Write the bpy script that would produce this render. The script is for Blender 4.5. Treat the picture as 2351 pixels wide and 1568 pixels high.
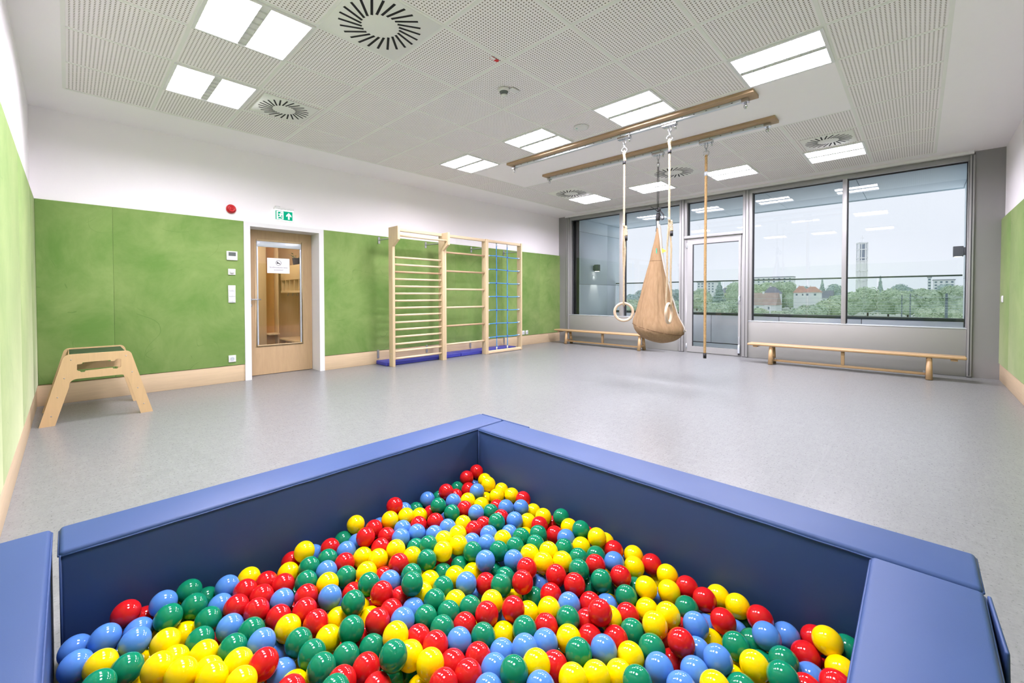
import bpy, bmesh, math, random
from mathutils import Vector, Matrix, noise

# ------------------------------------------------------------------ scene, camera, light
for o in list(bpy.data.objects):
    bpy.data.objects.remove(o, do_unlink=True)
SC = bpy.context.scene
COL = SC.collection
rad = math.radians

CAM_H = 1.0899
cam_d = bpy.data.cameras.new('camera')
cam_d.sensor_width = 36.0
cam_d.lens = 14.954
cam_d.shift_x = 0.01674
cam_d.shift_y = -0.03682
cam_d.clip_start = 0.02
cam_d.clip_end = 3000
cam = bpy.data.objects.new('camera', cam_d)
COL.objects.link(cam)
cam.matrix_world = (Matrix.Translation((0, 0, CAM_H)) @ Matrix.Rotation(rad(44.9047 - 90), 4, 'Z')
                    @ Matrix.Rotation(rad(90 - 1.0579), 4, 'X') @ Matrix.Rotation(rad(-0.1077), 4, 'Z'))
SC.camera = cam

SC.view_settings.view_transform = 'Standard'
SC.view_settings.look = 'None'
SC.view_settings.gamma = 1.0
SC.view_settings.use_curve_mapping = False
SC.view_settings.exposure = 0.37
SC.cycles.use_denoising = True
SC.cycles.max_bounces = 7
SC.cycles.glossy_bounces = 3
SC.cycles.use_adaptive_sampling = True
SC.cycles.adaptive_threshold = 0.05
SC.cycles.diffuse_bounces = 5
SC.cycles.transparent_max_bounces = 12
SC.cycles.use_light_tree = False
SC.cycles.sample_clamp_indirect = 6.0
SC.cycles.caustics_reflective = False
SC.cycles.caustics_refractive = False

LAMP = 66.0          # radiance of the ceiling light panels
SKY = 0.87            # overcast sky

W = bpy.data.worlds.new('overcast_sky')
SC.world = W
W.use_nodes = True
wn = W.node_tree
wn.nodes.clear()
wo = wn.nodes.new('ShaderNodeOutputWorld')
wb = wn.nodes.new('ShaderNodeBackground')
tc = wn.nodes.new('ShaderNodeTexCoord')
wnz = wn.nodes.new('ShaderNodeTexNoise')
wnz.inputs['Scale'].default_value = 2.5
wnz.inputs['Detail'].default_value = 3
wr = wn.nodes.new('ShaderNodeValToRGB')
wr.color_ramp.elements[0].position = 0.3
wr.color_ramp.elements[0].color = (0.79, 0.835, 0.92, 1)
wr.color_ramp.elements[1].position = 0.7
wr.color_ramp.elements[1].color = (0.84, 0.875, 0.95, 1)
wn.links.new(tc.outputs['Generated'], wnz.inputs['Vector'])
wn.links.new(wnz.outputs['Fac'], wr.inputs['Fac'])
wn.links.new(wr.outputs['Color'], wb.inputs['Color'])
wb.inputs['Strength'].default_value = SKY
wn.links.new(wb.outputs['Background'], wo.inputs['Surface'])

# ------------------------------------------------------------------ materials
def lin(r, g, b):
    f = lambda c: (c / 255) / 12.92 if c / 255 <= 0.04045 else ((c / 255 + 0.055) / 1.055) ** 2.4
    return (f(r), f(g), f(b), 1.0)

MAT = {}
class NT:
    def __init__(self, name):
        self.m = bpy.data.materials.new(name)
        self.m.use_nodes = True
        self.t = self.m.node_tree
        self.t.nodes.clear()
        self.out = self.t.nodes.new('ShaderNodeOutputMaterial')
        MAT[name] = self.m
    def n(self, typ, **kw):
        nd = self.t.nodes.new('ShaderNode' + typ)
        for k, v in kw.items():
            if k in nd.inputs.keys():
                nd.inputs[k].default_value = v
            else:
                setattr(nd, k, v)
        return nd
    def l(self, a, b):
        self.t.links.new(a, b)
    def math(self, op, a, b=None, c=None):
        nd = self.t.nodes.new('ShaderNodeMath')
        nd.operation = op
        for i, v in enumerate((a, b, c)):
            if v is None:
                continue
            if isinstance(v, (int, float)):
                nd.inputs[i].default_value = v
            else:
                self.l(v, nd.inputs[i])
        return nd.outputs[0]
    def mix(self, fac, a, b):
        nd = self.t.nodes.new('ShaderNodeMix')
        nd.data_type = 'RGBA'
        for sock, v in ((nd.inputs[0], fac), (nd.inputs[6], a), (nd.inputs[7], b)):
            if isinstance(v, (int, float, tuple)):
                sock.default_value = v
            else:
                self.l(v, sock)
        return nd.outputs[2]
    def ramp(self, fac, p0, c0, p1, c1):
        nd = self.t.nodes.new('ShaderNodeValToRGB')
        e = nd.color_ramp.elements
        e[0].position, e[0].color, e[1].position, e[1].color = p0, c0, p1, c1
        self.l(fac, nd.inputs[0])
        return nd.outputs[0]
    def coords(self, scale=(1, 1, 1), kind='Object'):
        tcn = self.n('TexCoord')
        mp = self.n('Mapping')
        mp.inputs['Scale'].default_value = scale
        self.l(tcn.outputs[kind], mp.inputs['Vector'])
        return mp.outputs['Vector']
    def noise(self, vec, scale, detail=4, rough=0.55, dist=0.0):
        nd = self.n('TexNoise')
        nd.inputs['Scale'].default_value = scale
        nd.inputs['Detail'].default_value = detail
        nd.inputs['Roughness'].default_value = rough
        nd.inputs['Distortion'].default_value = dist
        self.l(vec, nd.inputs['Vector'])
        return nd.outputs['Fac']
    def bsdf(self, color=None, rough=0.5, metal=0.0, spec=0.5, **kw):
        p = self.n('BsdfPrincipled')
        if color is not None:
            if isinstance(color, tuple):
                p.inputs['Base Color'].default_value = color
            else:
                self.l(color, p.inputs['Base Color'])
        p.inputs['Roughness'].default_value = rough
        p.inputs['Metallic'].default_value = metal
        p.inputs['Specular IOR Level'].default_value = spec
        for k, v in kw.items():
            p.inputs[k.replace('_', ' ')].default_value = v
        self.l(p.outputs[0], self.out.inputs[0])
        return p
    def bump(self, p, h, strength=0.2, dist=0.002):
        b = self.n('Bump')
        b.inputs['Strength'].default_value = strength
        b.inputs['Distance'].default_value = dist
        self.l(h, b.inputs['Height'])
        self.l(b.outputs[0], p.inputs['Normal'])

def mul(c, k):
    return (min(c[0] * k, 1), min(c[1] * k, 1), min(c[2] * k, 1), 1.0)

def plain(name, c, rough=0.5, metal=0.0, var=0.04, scale=6.0, bump=0.0, bscale=200.0, spec=0.5, **kw):
    t = NT(name)
    v = t.coords()
    col = t.ramp(t.noise(v, scale, 3), 0.3, mul(c, 1 - var), 0.7, mul(c, 1 + var))
    p = t.bsdf(col, rough, metal, spec, **kw)
    if bump:
        t.bump(p, t.noise(v, bscale, 2), bump, 0.001)
    return t.m

def wood(name, c, axis='x', contrast=0.14, rough=0.45, scale=1.0, spec=0.4):
    t = NT(name)
    s = {'x': (1.2, 14, 14), 'y': (14, 1.2, 14), 'z': (14, 14, 1.2)}[axis]
    v = t.coords(tuple(q * scale for q in s))
    n1 = t.noise(v, 1.6, 5, 0.6, 1.5)
    s2 = {'x': (2, 90, 90), 'y': (90, 2, 90), 'z': (90, 90, 2)}[axis]
    n2 = t.noise(t.coords(s2), 1.5, 2)
    f = t.math('ADD', t.math('MULTIPLY', n1, 0.7), t.math('MULTIPLY', n2, 0.3))
    col = t.ramp(f, 0.3, mul(c, 1 - contrast), 0.68, mul(c, 1 + contrast * 0.6))
    p = t.bsdf(col, rough, 0, spec)
    t.bump(p, n2, 0.06, 0.001)
    return t.m

plain('wall_white', lin(251, 247, 248), 0.75, var=0.008, scale=1.2)
plain('ceiling_white', lin(251, 247, 248), 0.8, var=0.006)
plain('grid_white', lin(236, 236, 230), 0.6, var=0.01)
plain('white_plastic', lin(226, 226, 224), 0.3, var=0.005)
plain('grey_plaster', lin(136, 135, 133), 0.34, var=0.02, scale=2)
plain('frame_grey', lin(158, 158, 156), 0.42, 0.15, var=0.01, scale=2)
plain('panel_grey', lin(150, 150, 145), 0.45, 0.1, var=0.012, scale=1.5)
plain('seam_grey', lin(132, 133, 133), 0.4)
plain('gasket_black', lin(24, 26, 32), 0.5)
plain('black_matte', lin(18, 18, 19), 0.6)
plain('slot_black', lin(10, 10, 11), 0.8)
plain('steel', lin(190, 192, 196), 0.28, 0.9, var=0.05)
plain('chrome', lin(205, 206, 208), 0.16, 1.0, var=0.03)
plain('dark_metal', lin(70, 76, 80), 0.45, 0.4)
plain('alarm_red', lin(190, 22, 30), 0.35)
plain('screen_grey', lin(92, 98, 96), 0.25)
plain('paper_white', lin(240, 240, 240), 0.8)
plain('ink', lin(40, 40, 42), 0.8)
plain('ink_grey', lin(120, 120, 124), 0.8)
plain('sticker_red', lin(200, 30, 36), 0.6)
plain('mat_blue', lin(58, 62, 158), 0.5, var=0.06, bump=0.1, bscale=120)
plain('rope_blue', lin(66, 140, 198), 0.7, var=0.12, scale=60, bump=0.6, bscale=300)
plain('knot_blue', lin(48, 78, 176), 0.45)
plain('rope_natural', lin(182, 164, 134), 0.85, var=0.12, scale=60, bump=0.3, bscale=500)
plain('rope_hemp', lin(168, 138, 92), 0.9, var=0.2, scale=50, bump=0.4, bscale=500)
plain('strap_white', lin(190, 185, 174), 0.9, var=0.03, bump=0.1)
plain('seam_brown', lin(104, 76, 50), 0.9)
plain('flag_lime', lin(190, 214, 70), 0.8)
plain('label_teal', lin(40, 160, 130), 0.6)
plain('stool_green', lin(44, 64, 34), 0.65, var=0.06, bump=0.1, bscale=300)
plain('ext_panel', lin(232, 244, 250), 0.4, 0.0, var=0.01, scale=0.8)
plain('ext_soffit', lin(222, 236, 242), 0.5, 0.0, var=0.01, scale=0.8)
plain('ext_concrete', lin(236, 242, 244), 0.8, var=0.03)
plain('rail_green', lin(86, 104, 92), 0.5, 0.3)
plain('cap_dark', lin(62, 72, 66), 0.5, 0.2)
plain('lamp_olive', lin(74, 92, 78), 0.5)
plain('lamp_grey', lin(112, 116, 120), 0.5)
plain('render_white', lin(246, 249, 250), 0.85, var=0.02)  # house white lifted to stand in for distance haze
plain('render_cream', lin(232, 228, 190), 0.85, var=0.02)
plain('roof_red', lin(206, 162, 150), 0.85, var=0.1, scale=0.5)  # red faded in the colour to imitate distance haze
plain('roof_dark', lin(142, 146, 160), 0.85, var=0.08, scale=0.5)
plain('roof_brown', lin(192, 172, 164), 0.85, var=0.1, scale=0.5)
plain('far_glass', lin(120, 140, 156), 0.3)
plain('tower_white', lin(252, 253, 255), 0.8, var=0.02)  # tower white raised in place of the haze before it
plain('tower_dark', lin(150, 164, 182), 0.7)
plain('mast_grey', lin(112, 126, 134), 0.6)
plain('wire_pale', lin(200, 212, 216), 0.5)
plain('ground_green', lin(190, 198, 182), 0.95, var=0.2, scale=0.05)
plain('bark', lin(92, 78, 64), 0.95, var=0.2, scale=4)
plain('pot_dark', lin(44, 42, 42), 0.6)
plain('plant_green', lin(60, 120, 60), 0.6, var=0.2, scale=20)
plain('corridor_blue', lin(90, 150, 160), 0.7)
plain('pale_metal', lin(205, 212, 218), 0.3, 0.3, var=0.02)
wood('maple_ply', lin(203, 180, 146), 'x', 0.09, 0.5)
wood('maple_ply_y', lin(203, 180, 146), 'y', 0.09, 0.5)
wood('stool_ply', lin(200, 169, 124), 'z', 0.07, 0.5)
wood('pine_z', lin(214, 191, 152), 'z', 0.10, 0.5)
wood('pine_x', lin(217, 194, 158), 'x', 0.10, 0.5)
wood('pine_x_dark', lin(186, 156, 122), 'x', 0.12, 0.5)
wood('bench_wood', lin(186, 154, 112), 'y', 0.08, 0.32, spec=0.5)
wood('bench_wood_z', lin(186, 154, 112), 'z', 0.08, 0.4)
wood('track_wood', lin(172, 144, 112), 'y', 0.16, 0.5)
wood('ring_wood', lin(203, 178, 151), 'x', 0.05, 0.5)
wood('door_oak', lin(185, 157, 119), 'z', 0.12, 0.5)
wood('bead_oak', lin(200, 175, 135), 'z', 0.06, 0.5)
wood('ward_beech', lin(226, 178, 104), 'z', 0.06, 0.5)
wood('ward_pale', lin(232, 206, 160), 'z', 0.05, 0.5)

def m_velour():
    t = NT('velour_green')
    v = t.coords()
    big = t.noise(v, 1.6, 6, 0.65, 0.4)
    fine = t.noise(v, 260, 2)
    c = t.ramp(big, 0.34, lin(98, 132, 64), 0.64, lin(128, 152, 88))
    # faint arcs brushed into the pile by hands
    st = t.noise(t.coords((1.0, 1.0, 1.15)), 1.15, 0, 0.5, 0.6)
    ridge = t.math('ABSOLUTE', t.math('SUBTRACT', st, 0.5))
    line = t.math('MULTIPLY', t.math('LESS_THAN', ridge, 0.0022), t.math('GREATER_THAN', t.noise(v, 2.6, 2), 0.53))
    st2 = t.noise(t.coords((1.3, 1.3, 1.0)), 1.7, 0, 0.5, 0.8)
    ridge2 = t.math('ABSOLUTE', t.math('SUBTRACT', st2, 0.46))
    line2 = t.math('MULTIPLY', t.math('LESS_THAN', ridge2, 0.002), t.math('GREATER_THAN', t.noise(v, 3.1, 2), 0.56))
    c2 = t.mix(t.math('MULTIPLY', t.math('MAXIMUM', line, line2), 0.40), c, lin(78, 112, 52))
    p = t.bsdf(c2, 0.9, 0, 0.15)
    p.inputs['Sheen Weight'].default_value = 0.36
    p.inputs['Sheen Roughness'].default_value = 0.42
    p.inputs['Sheen Tint'].default_value = (1.0, 1.0, 0.68, 1)
    t.bump(p, fine, 0.15, 0.001)
m_velour()

def m_floor():
    t = NT('linoleum')
    v = t.coords()
    a = t.noise(t.coords((5, 22, 5)), 2.2, 6, 0.7, 0.6)
    b = t.noise(t.coords((24, 6, 5)), 2.0, 6, 0.7, 0.6)
    c = t.noise(v, 90, 3, 0.7)
    f = t.math('ADD', t.math('MULTIPLY', t.math('ADD', a, b), 0.36), t.math('MULTIPLY', c, 0.28))
    col = t.ramp(f, 0.34, lin(104, 106, 105), 0.64, lin(135, 137, 136))
    big = t.noise(v, 0.7, 3)
    p = t.bsdf(t.mix(t.math('MULTIPLY', big, 0.12), col, lin(126, 128, 127)), 0.36, 0, 0.45)
    t.l(t.math('ADD', 0.23, t.math('MULTIPLY', c, 0.12)), p.inputs['Roughness'])
m_floor()

def m_perf():
    t = NT('perforated_tile')
    tcn = t.n('TexCoord')
    sp = t.n('SeparateXYZ')
    t.l(tcn.outputs['Object'], sp.inputs[0])
    def cell(s):
        q = t.math('FRACT', t.math('ADD', t.math('DIVIDE', s, 0.0235), 100.5))
        return t.math('SUBTRACT', q, 0.5)
    cx, cy = cell(sp.outputs[0]), cell(sp.outputs[1])
    d = t.math('SQRT', t.math('ADD', t.math('MULTIPLY', cx, cx), t.math('MULTIPLY', cy, cy)))
    inside = t.math('MULTIPLY', t.math('LESS_THAN', t.math('ABSOLUTE', sp.outputs[0]), 0.291),
                    t.math('LESS_THAN', t.math('ABSOLUTE', sp.outputs[1]), 0.291))
    hole = t.math('MULTIPLY', t.math('LESS_THAN', d, 0.235), inside)
    p = t.bsdf(t.mix(hole, lin(249, 244, 244), lin(128, 120, 108)), 0.85, 0, 0.2)
m_perf()

def m_glass(name, tint, ior=1.5, rough=0.0):
    t = NT(name)
    tr = t.n('BsdfTransparent')
    tr.inputs[0].default_value = tint
    gl = t.n('BsdfGlossy')
    gl.inputs['Roughness'].default_value = rough
    fr = t.n('Fresnel')
    fr.inputs[0].default_value = ior
    mx = t.n('MixShader')
    t.l(fr.outputs[0], mx.inputs[0])
    t.l(tr.outputs[0], mx.inputs[1])
    t.l(gl.outputs[0], mx.inputs[2])
    t.l(mx.outputs[0], t.out.inputs[0])
m_glass('window_glass', (0.975, 0.985, 0.99, 1), 1.5)
m_glass('rail_glass', (0.965, 0.985, 0.99, 1), 1.45)
m_glass('door_glass', (0.985, 0.985, 0.98, 1), 1.5)

def m_emit(name, c, s):
    t = NT(name)
    e = t.n('Emission')
    e.inputs[0].default_value = c
    e.inputs[1].default_value = s
    t.l(e.outputs[0], t.out.inputs[0])
m_emit('lamp_panel', (1.0, 0.935, 1.08, 1), LAMP)
m_emit('cloakroom_fill_panel', (1.0, 0.95, 0.86, 1), 16)  # glow of the added cloakroom lamp
m_emit('exit_green', lin(20, 170, 130), 0.9)
m_emit('exit_white', (1, 1, 1, 1), 1.2)
m_emit('exit_strip', (0.95, 0.98, 1, 1), 4.0)
m_emit('wall_lamp_glow', (1.0, 0.92, 0.78, 1), 6)

def m_vinyl():
    t = NT('vinyl_blue')
    v = t.coords()
    c = t.ramp(t.noise(v, 2.0, 3), 0.3, lin(50, 71, 115), 0.7, lin(54, 76, 121))
    p = t.bsdf(c, 0.48, 0, 0.3)
    t.bump(p, t.noise(v, 420, 3), 0.10, 0.0008)
m_vinyl()

def m_ball(name, c):
    t = NT(name)
    p = t.bsdf(t.ramp(t.noise(t.coords(), 8, 2), 0.3, mul(c, 0.96), 0.7, mul(c, 1.04)), 0.06, 0, 0.4)
    p.inputs['Subsurface Weight'].default_value = 0.2
    p.inputs['Subsurface Radius'].default_value = (0.02, 0.012, 0.008)
    p.inputs['Subsurface Scale'].default_value = 1.0
m_ball('ball_red', lin(192, 22, 26))
m_ball('ball_yellow', lin(240, 206, 0))
m_ball('ball_green', lin(12, 120, 84))
m_ball('ball_blue', lin(80, 130, 200))

def m_canvas():
    t = NT('canvas_tan')
    v = t.coords()
    c = t.ramp(t.noise(t.coords((20, 20, 3)), 2, 4), 0.3, lin(138, 112, 82), 0.7, lin(152, 126, 95))
    p = t.bsdf(c, 0.9, 0, 0.2)
    h = t.math('ADD', t.noise(t.coords((16, 16, 2.5)), 1.5, 4, 0.6, 0.8), t.math('MULTIPLY', t.noise(v, 300, 2), 0.1))
    t.bump(p, h, 0.35, 0.02)
m_canvas()

def m_hazy_leaf(name, c0, c1):  # distance haze is mixed into the leaf colours, paler and bluer
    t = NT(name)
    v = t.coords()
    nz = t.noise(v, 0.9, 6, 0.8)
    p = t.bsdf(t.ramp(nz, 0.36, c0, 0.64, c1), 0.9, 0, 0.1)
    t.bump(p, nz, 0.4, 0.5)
m_hazy_leaf('leaf_mid', lin(160, 186, 160), lin(230, 242, 218))
m_hazy_leaf('leaf_dark', lin(160, 182, 180), lin(214, 230, 224))
m_hazy_leaf('leaf_pale', lin(170, 194, 162), lin(238, 246, 220))

# ------------------------------------------------------------------ mesh helpers
class MB:
    """collects shapes in world coordinates, then links them as one mesh object"""
    def __init__(self):
        self.v, self.f, self.sm, self.mi = [], [], [], []
        self.cur = 0
    def add(self, vs, fs, smooth=False):
        b = len(self.v)
        self.v += [tuple(q) for q in vs]
        for f in fs:
            self.f.append(tuple(i + b for i in f))
            self.sm.append(smooth)
            self.mi.append(self.cur)
        return self
    def box(self, x0, x1, y0, y1, z0, z1):
        vs = [(x0, y0, z0), (x1, y0, z0), (x1, y1, z0), (x0, y1, z0), (x0, y0, z1), (x1, y0, z1), (x1, y1, z1), (x0, y1, z1)]
        return self.add(vs, [(0, 3, 2, 1), (4, 5, 6, 7), (0, 1, 5, 4), (1, 2, 6, 5), (2, 3, 7, 6), (3, 0, 4, 7)])
    def obox(self, c, ax, ay, az):
        """box from centre and three half-axis vectors"""
        c, ax, ay, az = Vector(c), Vector(ax), Vector(ay), Vector(az)
        vs = [c + ax * sx + ay * sy + az * sz for sz in (-1, 1) for sx, sy in ((-1, -1), (1, -1), (1, 1), (-1, 1))]
        return self.add(vs, [(0, 3, 2, 1), (4, 5, 6, 7), (0, 1, 5, 4), (1, 2, 6, 5), (2, 3, 7, 6), (3, 0, 4, 7)])
    def tube(self, pts, r, n=10, closed=False, cap=True):
        pts = [Vector(p) for p in pts]
        m = len(pts)
        rs = r if isinstance(r, (list, tuple)) else [r] * m
        vs, fs = [], []
        prev = None
        for i, p in enumerate(pts):
            if closed:
                d = (pts[(i + 1) % m] - pts[i - 1])
            else:
                d = pts[min(i + 1, m - 1)] - pts[max(i - 1, 0)]
            d.normalize()
            if prev is None:
                a = Vector((0, 0, 1)) if abs(d.z) < 0.9 else Vector((1, 0, 0))
                u = d.cross(a).normalized()
            else:
                u = (prev - d * prev.dot(d))
                u = u.normalized() if u.length > 1e-6 else d.orthogonal().normalized()
            prev = u
            w = d.cross(u)
            for k in range(n):
                t = 2 * math.pi * k / n
                vs.append(p + (u * math.cos(t) + w * math.sin(t)) * rs[i])
        for i in range(m if closed else m - 1):
            j = (i + 1) % m
            for k in range(n):
                l = (k + 1) % n
                fs.append((i * n + k, i * n + l, j * n + l, j * n + k))
        if cap and not closed:
            fs.append(tuple(reversed(range(n))))
            fs.append(tuple((m - 1) * n + k for k in range(n)))
        return self.add(vs, fs, True)
    def cyl(self, a, b, r, n=14):
        return self.tube([a, b], r, n)
    def lathe(self, c, axis, prof, n=28):
        """prof: list of (radius, distance along axis)"""
        c, d = Vector(c), Vector(axis).normalized()
        u = d.orthogonal().normalized()
        w = d.cross(u)
        vs, fs = [], []
        for r, h in prof:
            for k in range(n):
                t = 2 * math.pi * k / n
                vs.append(c + d * h + (u * math.cos(t) + w * math.sin(t)) * max(r, 1e-5))
        for i in range(len(prof) - 1):
            for k in range(n):
                l = (k + 1) % n
                fs.append((i * n + k, i * n + l, (i + 1) * n + l, (i + 1) * n + k))
        return self.add(vs, fs, True)
    def prism(self, poly, off, d):
        """poly: 3D points of a planar polygon; extruded by vector d after offset off"""
        n = len(poly)
        off, d = Vector(off), Vector(d)
        vs = [Vector(p) + off for p in poly] + [Vector(p) + off + d for p in poly]
        fs = [tuple(reversed(range(n))), tuple(range(n, 2 * n))] + [(i, (i + 1) % n, n + (i + 1) % n, n + i) for i in range(n)]
        return self.add(vs, fs)
    def sphere(self, c, r, n=24, m=12, sc=(1, 1, 1)):
        c = Vector(c)
        vs, fs = [c + Vector((0, 0, r * sc[2]))], []
        for i in range(1, m):
            th = math.pi * i / m
            for k in range(n):
                t = 2 * math.pi * k / n
                vs.append(c + Vector((r * sc[0] * math.sin(th) * math.cos(t), r * sc[1] * math.sin(th) * math.sin(t), r * sc[2] * math.cos(th))))
        vs.append(c - Vector((0, 0, r * sc[2])))
        for k in range(n):
            fs.append((0, 1 + k, 1 + (k + 1) % n))
        for i in range(m - 2):
            for k in range(n):
                a, b = 1 + i * n, 1 + (i + 1) * n
                fs.append((a + k, b + k, b + (k + 1) % n, a + (k + 1) % n))
        e = len(vs) - 1
        a = 1 + (m - 2) * n
        for k in range(n):
            fs.append((e, a + (k + 1) % n, a + k))
        return self.add(vs, fs, True)
    def mesh(self, name, mats, bevel=0.0, seg=2, merge=False):
        me = bpy.data.meshes.new(name)
        me.from_pydata(self.v, [], self.f)
        mats = mats if isinstance(mats, (list, tuple)) else [mats]
        for m in mats:
            me.materials.append(MAT[m])
        me.polygons.foreach_set('use_smooth', self.sm)
        me.polygons.foreach_set('material_index', self.mi)
        me.update()
        bm = bmesh.new()
        bm.from_mesh(me)
        if merge or bevel:
            bmesh.ops.remove_doubles(bm, verts=bm.verts, dist=1e-5)
        bmesh.ops.recalc_face_normals(bm, faces=bm.faces)
        if bevel:
            ed = [e for e in bm.edges if len(e.link_faces) == 2 and e.calc_face_angle(0) > 0.6]
            bmesh.ops.bevel(bm, geom=ed, offset=bevel, segments=seg, profile=0.5, affect='EDGES', clamp_overlap=True)
            for f in bm.faces:
                f.smooth = True
        bm.to_mesh(me)
        bm.free()
        if bevel:
            try:
                me.set_sharp_from_angle(angle=rad(50))
            except Exception:
                pass
        return me

def link(name, me, parent=None, loc=None):
    o = bpy.data.objects.new(name, me)
    COL.objects.link(o)
    if parent is not None:
        o.parent = parent
        base = Vector((0, 0, 0))
        q = parent
        while q is not None:
            base += q.location
            q = q.parent
        o.location = (Vector(loc) if loc is not None else Vector((0, 0, 0))) - base
    elif loc is not None:
        o.location = loc
    return o

def part(name, mb, mat, parent, bevel=0.0, seg=2, label=None):
    o = link(name, mb.mesh(name, mat, bevel, seg), parent)
    if label:
        o['label'] = label
    return o

def tag(o, label, cat, group=None, kind=None):
    o['label'] = label
    o['category'] = cat
    if group:
        o['group'] = group
    if kind:
        o['kind'] = kind
    return o

def thing(name, label, cat, loc, group=None):
    o = bpy.data.objects.new(name, None)
    COL.objects.link(o)
    o.location = loc
    o.empty_display_size = 0.1
    return tag(o, label, cat, group)

def solo(name, mb, mat, label, cat, group=None, bevel=0.0, seg=2):
    return tag(link(name, mb.mesh(name, mat, bevel, seg)), label, cat, group)

def struct(name, mb, mat, label=None, cat=None, bevel=0.0):
    o = link(name, mb.mesh(name, mat, bevel))
    o['kind'] = 'structure'
    if label:
        o['label'] = label
    if cat:
        o['category'] = cat
    return o

def outline_mesh(name, outer, holes, depth, to3d, mat):
    """flat outline with holes (2D), extruded by depth; to3d maps (u, v, w) to a point"""
    cu = bpy.data.curves.new(name, 'CURVE')
    cu.dimensions = '2D'
    cu.fill_mode = 'BOTH'
    cu.extrude = depth / 2
    for poly in [outer] + holes:
        sp = cu.splines.new('POLY')
        sp.points.add(len(poly) - 1)
        for q, (a, b) in zip(sp.points, poly):
            q.co = (a, b, 0, 1)
        sp.use_cyclic_u = True
    tmp = bpy.data.objects.new(name, cu)
    COL.objects.link(tmp)
    dg = bpy.context.evaluated_depsgraph_get()
    dg.update()
    me = bpy.data.meshes.new_from_object(tmp.evaluated_get(dg))
    bpy.data.objects.remove(tmp)
    bpy.data.curves.remove(cu)
    for v in me.vertices:
        v.co = to3d(v.co.x, v.co.y, v.co.z)
    me.materials.clear()
    me.materials.append(MAT[mat])
    bm = bmesh.new()
    bm.from_mesh(me)
    bmesh.ops.recalc_face_normals(bm, faces=bm.faces)
    bm.to_mesh(me)
    bm.free()
    me.name = name
    return me

def text_mesh(name, s, size, to3d, mat, align='CENTER'):
    cu = bpy.data.curves.new(name, 'FONT')
    cu.body = s
    cu.size = size
    cu.align_x = align
    cu.resolution_u = 3
    tmp = bpy.data.objects.new(name, cu)
    COL.objects.link(tmp)
    dg = bpy.context.evaluated_depsgraph_get()
    dg.update()
    me = bpy.data.meshes.new_from_object(tmp.evaluated_get(dg))
    bpy.data.objects.remove(tmp)
    bpy.data.curves.remove(cu)
    for v in me.vertices:
        v.co = to3d(v.co.x, v.co.y)
    me.materials.clear()
    me.materials.append(MAT[mat])
    return me

def arc(cx, cy, r, a0, a1, n=6):
    return [(cx + r * math.cos(rad(a0 + (a1 - a0) * i / n)), cy + r * math.sin(rad(a0 + (a1 - a0) * i / n))) for i in range(n + 1)]

def rope(mb, pts, r, strands=3, pitch=0.07, n=6, step=0.012):
    """laid rope: strands twisted round a path"""
    pts = [Vector(p) for p in pts]
    L = [0.0]
    for a, b in zip(pts, pts[1:]):
        L.append(L[-1] + (b - a).length)
    m = max(3, int(L[-1] / step))
    path = []
    k = 0
    for i in range(m + 1):
        s = L[-1] * i / m
        while k < len(pts) - 2 and s > L[k + 1]:
            k += 1
        t = (s - L[k]) / max(L[k + 1] - L[k], 1e-9)
        path.append((pts[k].lerp(pts[k + 1], t), s))
    for q in range(strands):
        out = []
        for i, (p, s) in enumerate(path):
            d = (path[min(i + 1, m)][0] - path[max(i - 1, 0)][0]).normalized()
            u = d.cross(Vector((1, 0.3, 0.1)))
            u.normalize()
            w = d.cross(u)
            a = 2 * math.pi * (s / pitch + q / strands)
            out.append(p + (u * math.cos(a) + w * math.sin(a)) * r * 0.5)
        mb.tube(out, r * 0.56, n)
    return mb

def torus(mb, c, nrm, R, r, n=40, m=12):
    c, d = Vector(c), Vector(nrm).normalized()
    u = d.orthogonal().normalized()
    w = d.cross(u)
    mb.tube([c + (u * math.cos(2 * math.pi * i / n) + w * math.sin(2 * math.pi * i / n)) * R for i in range(n)], r, m, closed=True)
    return mb

# ------------------------------------------------------------------ the room
XL, XW, YD, YR, CH, GH, BH = -0.252, 8.419, 6.193, -0.765, 2.9715, 2.058, 0.212
PT = 0.03                                  # thickness of the upholstered wall panels
TS = 0.625                                 # ceiling module
GX, GY = 0.0017, -0.1325                   # origin of the ceiling field
NX, NY = 13, 9

floor = struct('floor', MB().box(XL - .2, XW + .1, YR - .2, YD + .30, -0.1, 0), 'linoleum',
               'pale grey marbled linoleum floor of the exercise room', 'floor')
for y in (0.44, 2.44, 4.44):
    part('floor_seam', MB().box(XL, XW - .05, y - .0015, y + .0015, -0.001, 0.0003), 'seam_grey', floor)

wl = struct('wall_left', MB().box(XL - .15, XL, YR - .15, YD + .15, 0, CH + .1), 'wall_white',
            'white left wall above light green padding', 'wall')
wr_ = struct('wall_right', MB().box(XL, XW + .4, YR - .15, YR, 0, CH + .1), 'wall_white',
             'white right wall above light green padding', 'wall')
DX0, DX1, DZ = 1.682, 2.577, 2.002          # clear door opening
wf = struct('wall_far', MB().box(XL, DX0 - .03, YD, YD + .26, 0, CH + .1).box(DX1 + .03, XW + .4, YD, YD + .26, 0, CH + .1)
            .box(DX0 - .03, DX1 + .03, YD, YD + .26, DZ + .03, CH + .1), 'wall_white', 'white wall with the wooden door and green padding', 'wall')

def wall_panels(wall, spans, axis, pos, depth):
    for a, b in spans:
        g = 0.0003
        m = MB()
        if axis == 'x':
            m.box(a + g, b - g, min(pos, pos + depth), max(pos, pos + depth), BH + .002, GH)
        else:
            m.box(min(pos, pos + depth), max(pos, pos + depth), a + g, b - g, BH + .002, GH)
        part('wall_panel', m, 'velour_green', wall, 0.0035, 3)

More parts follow.
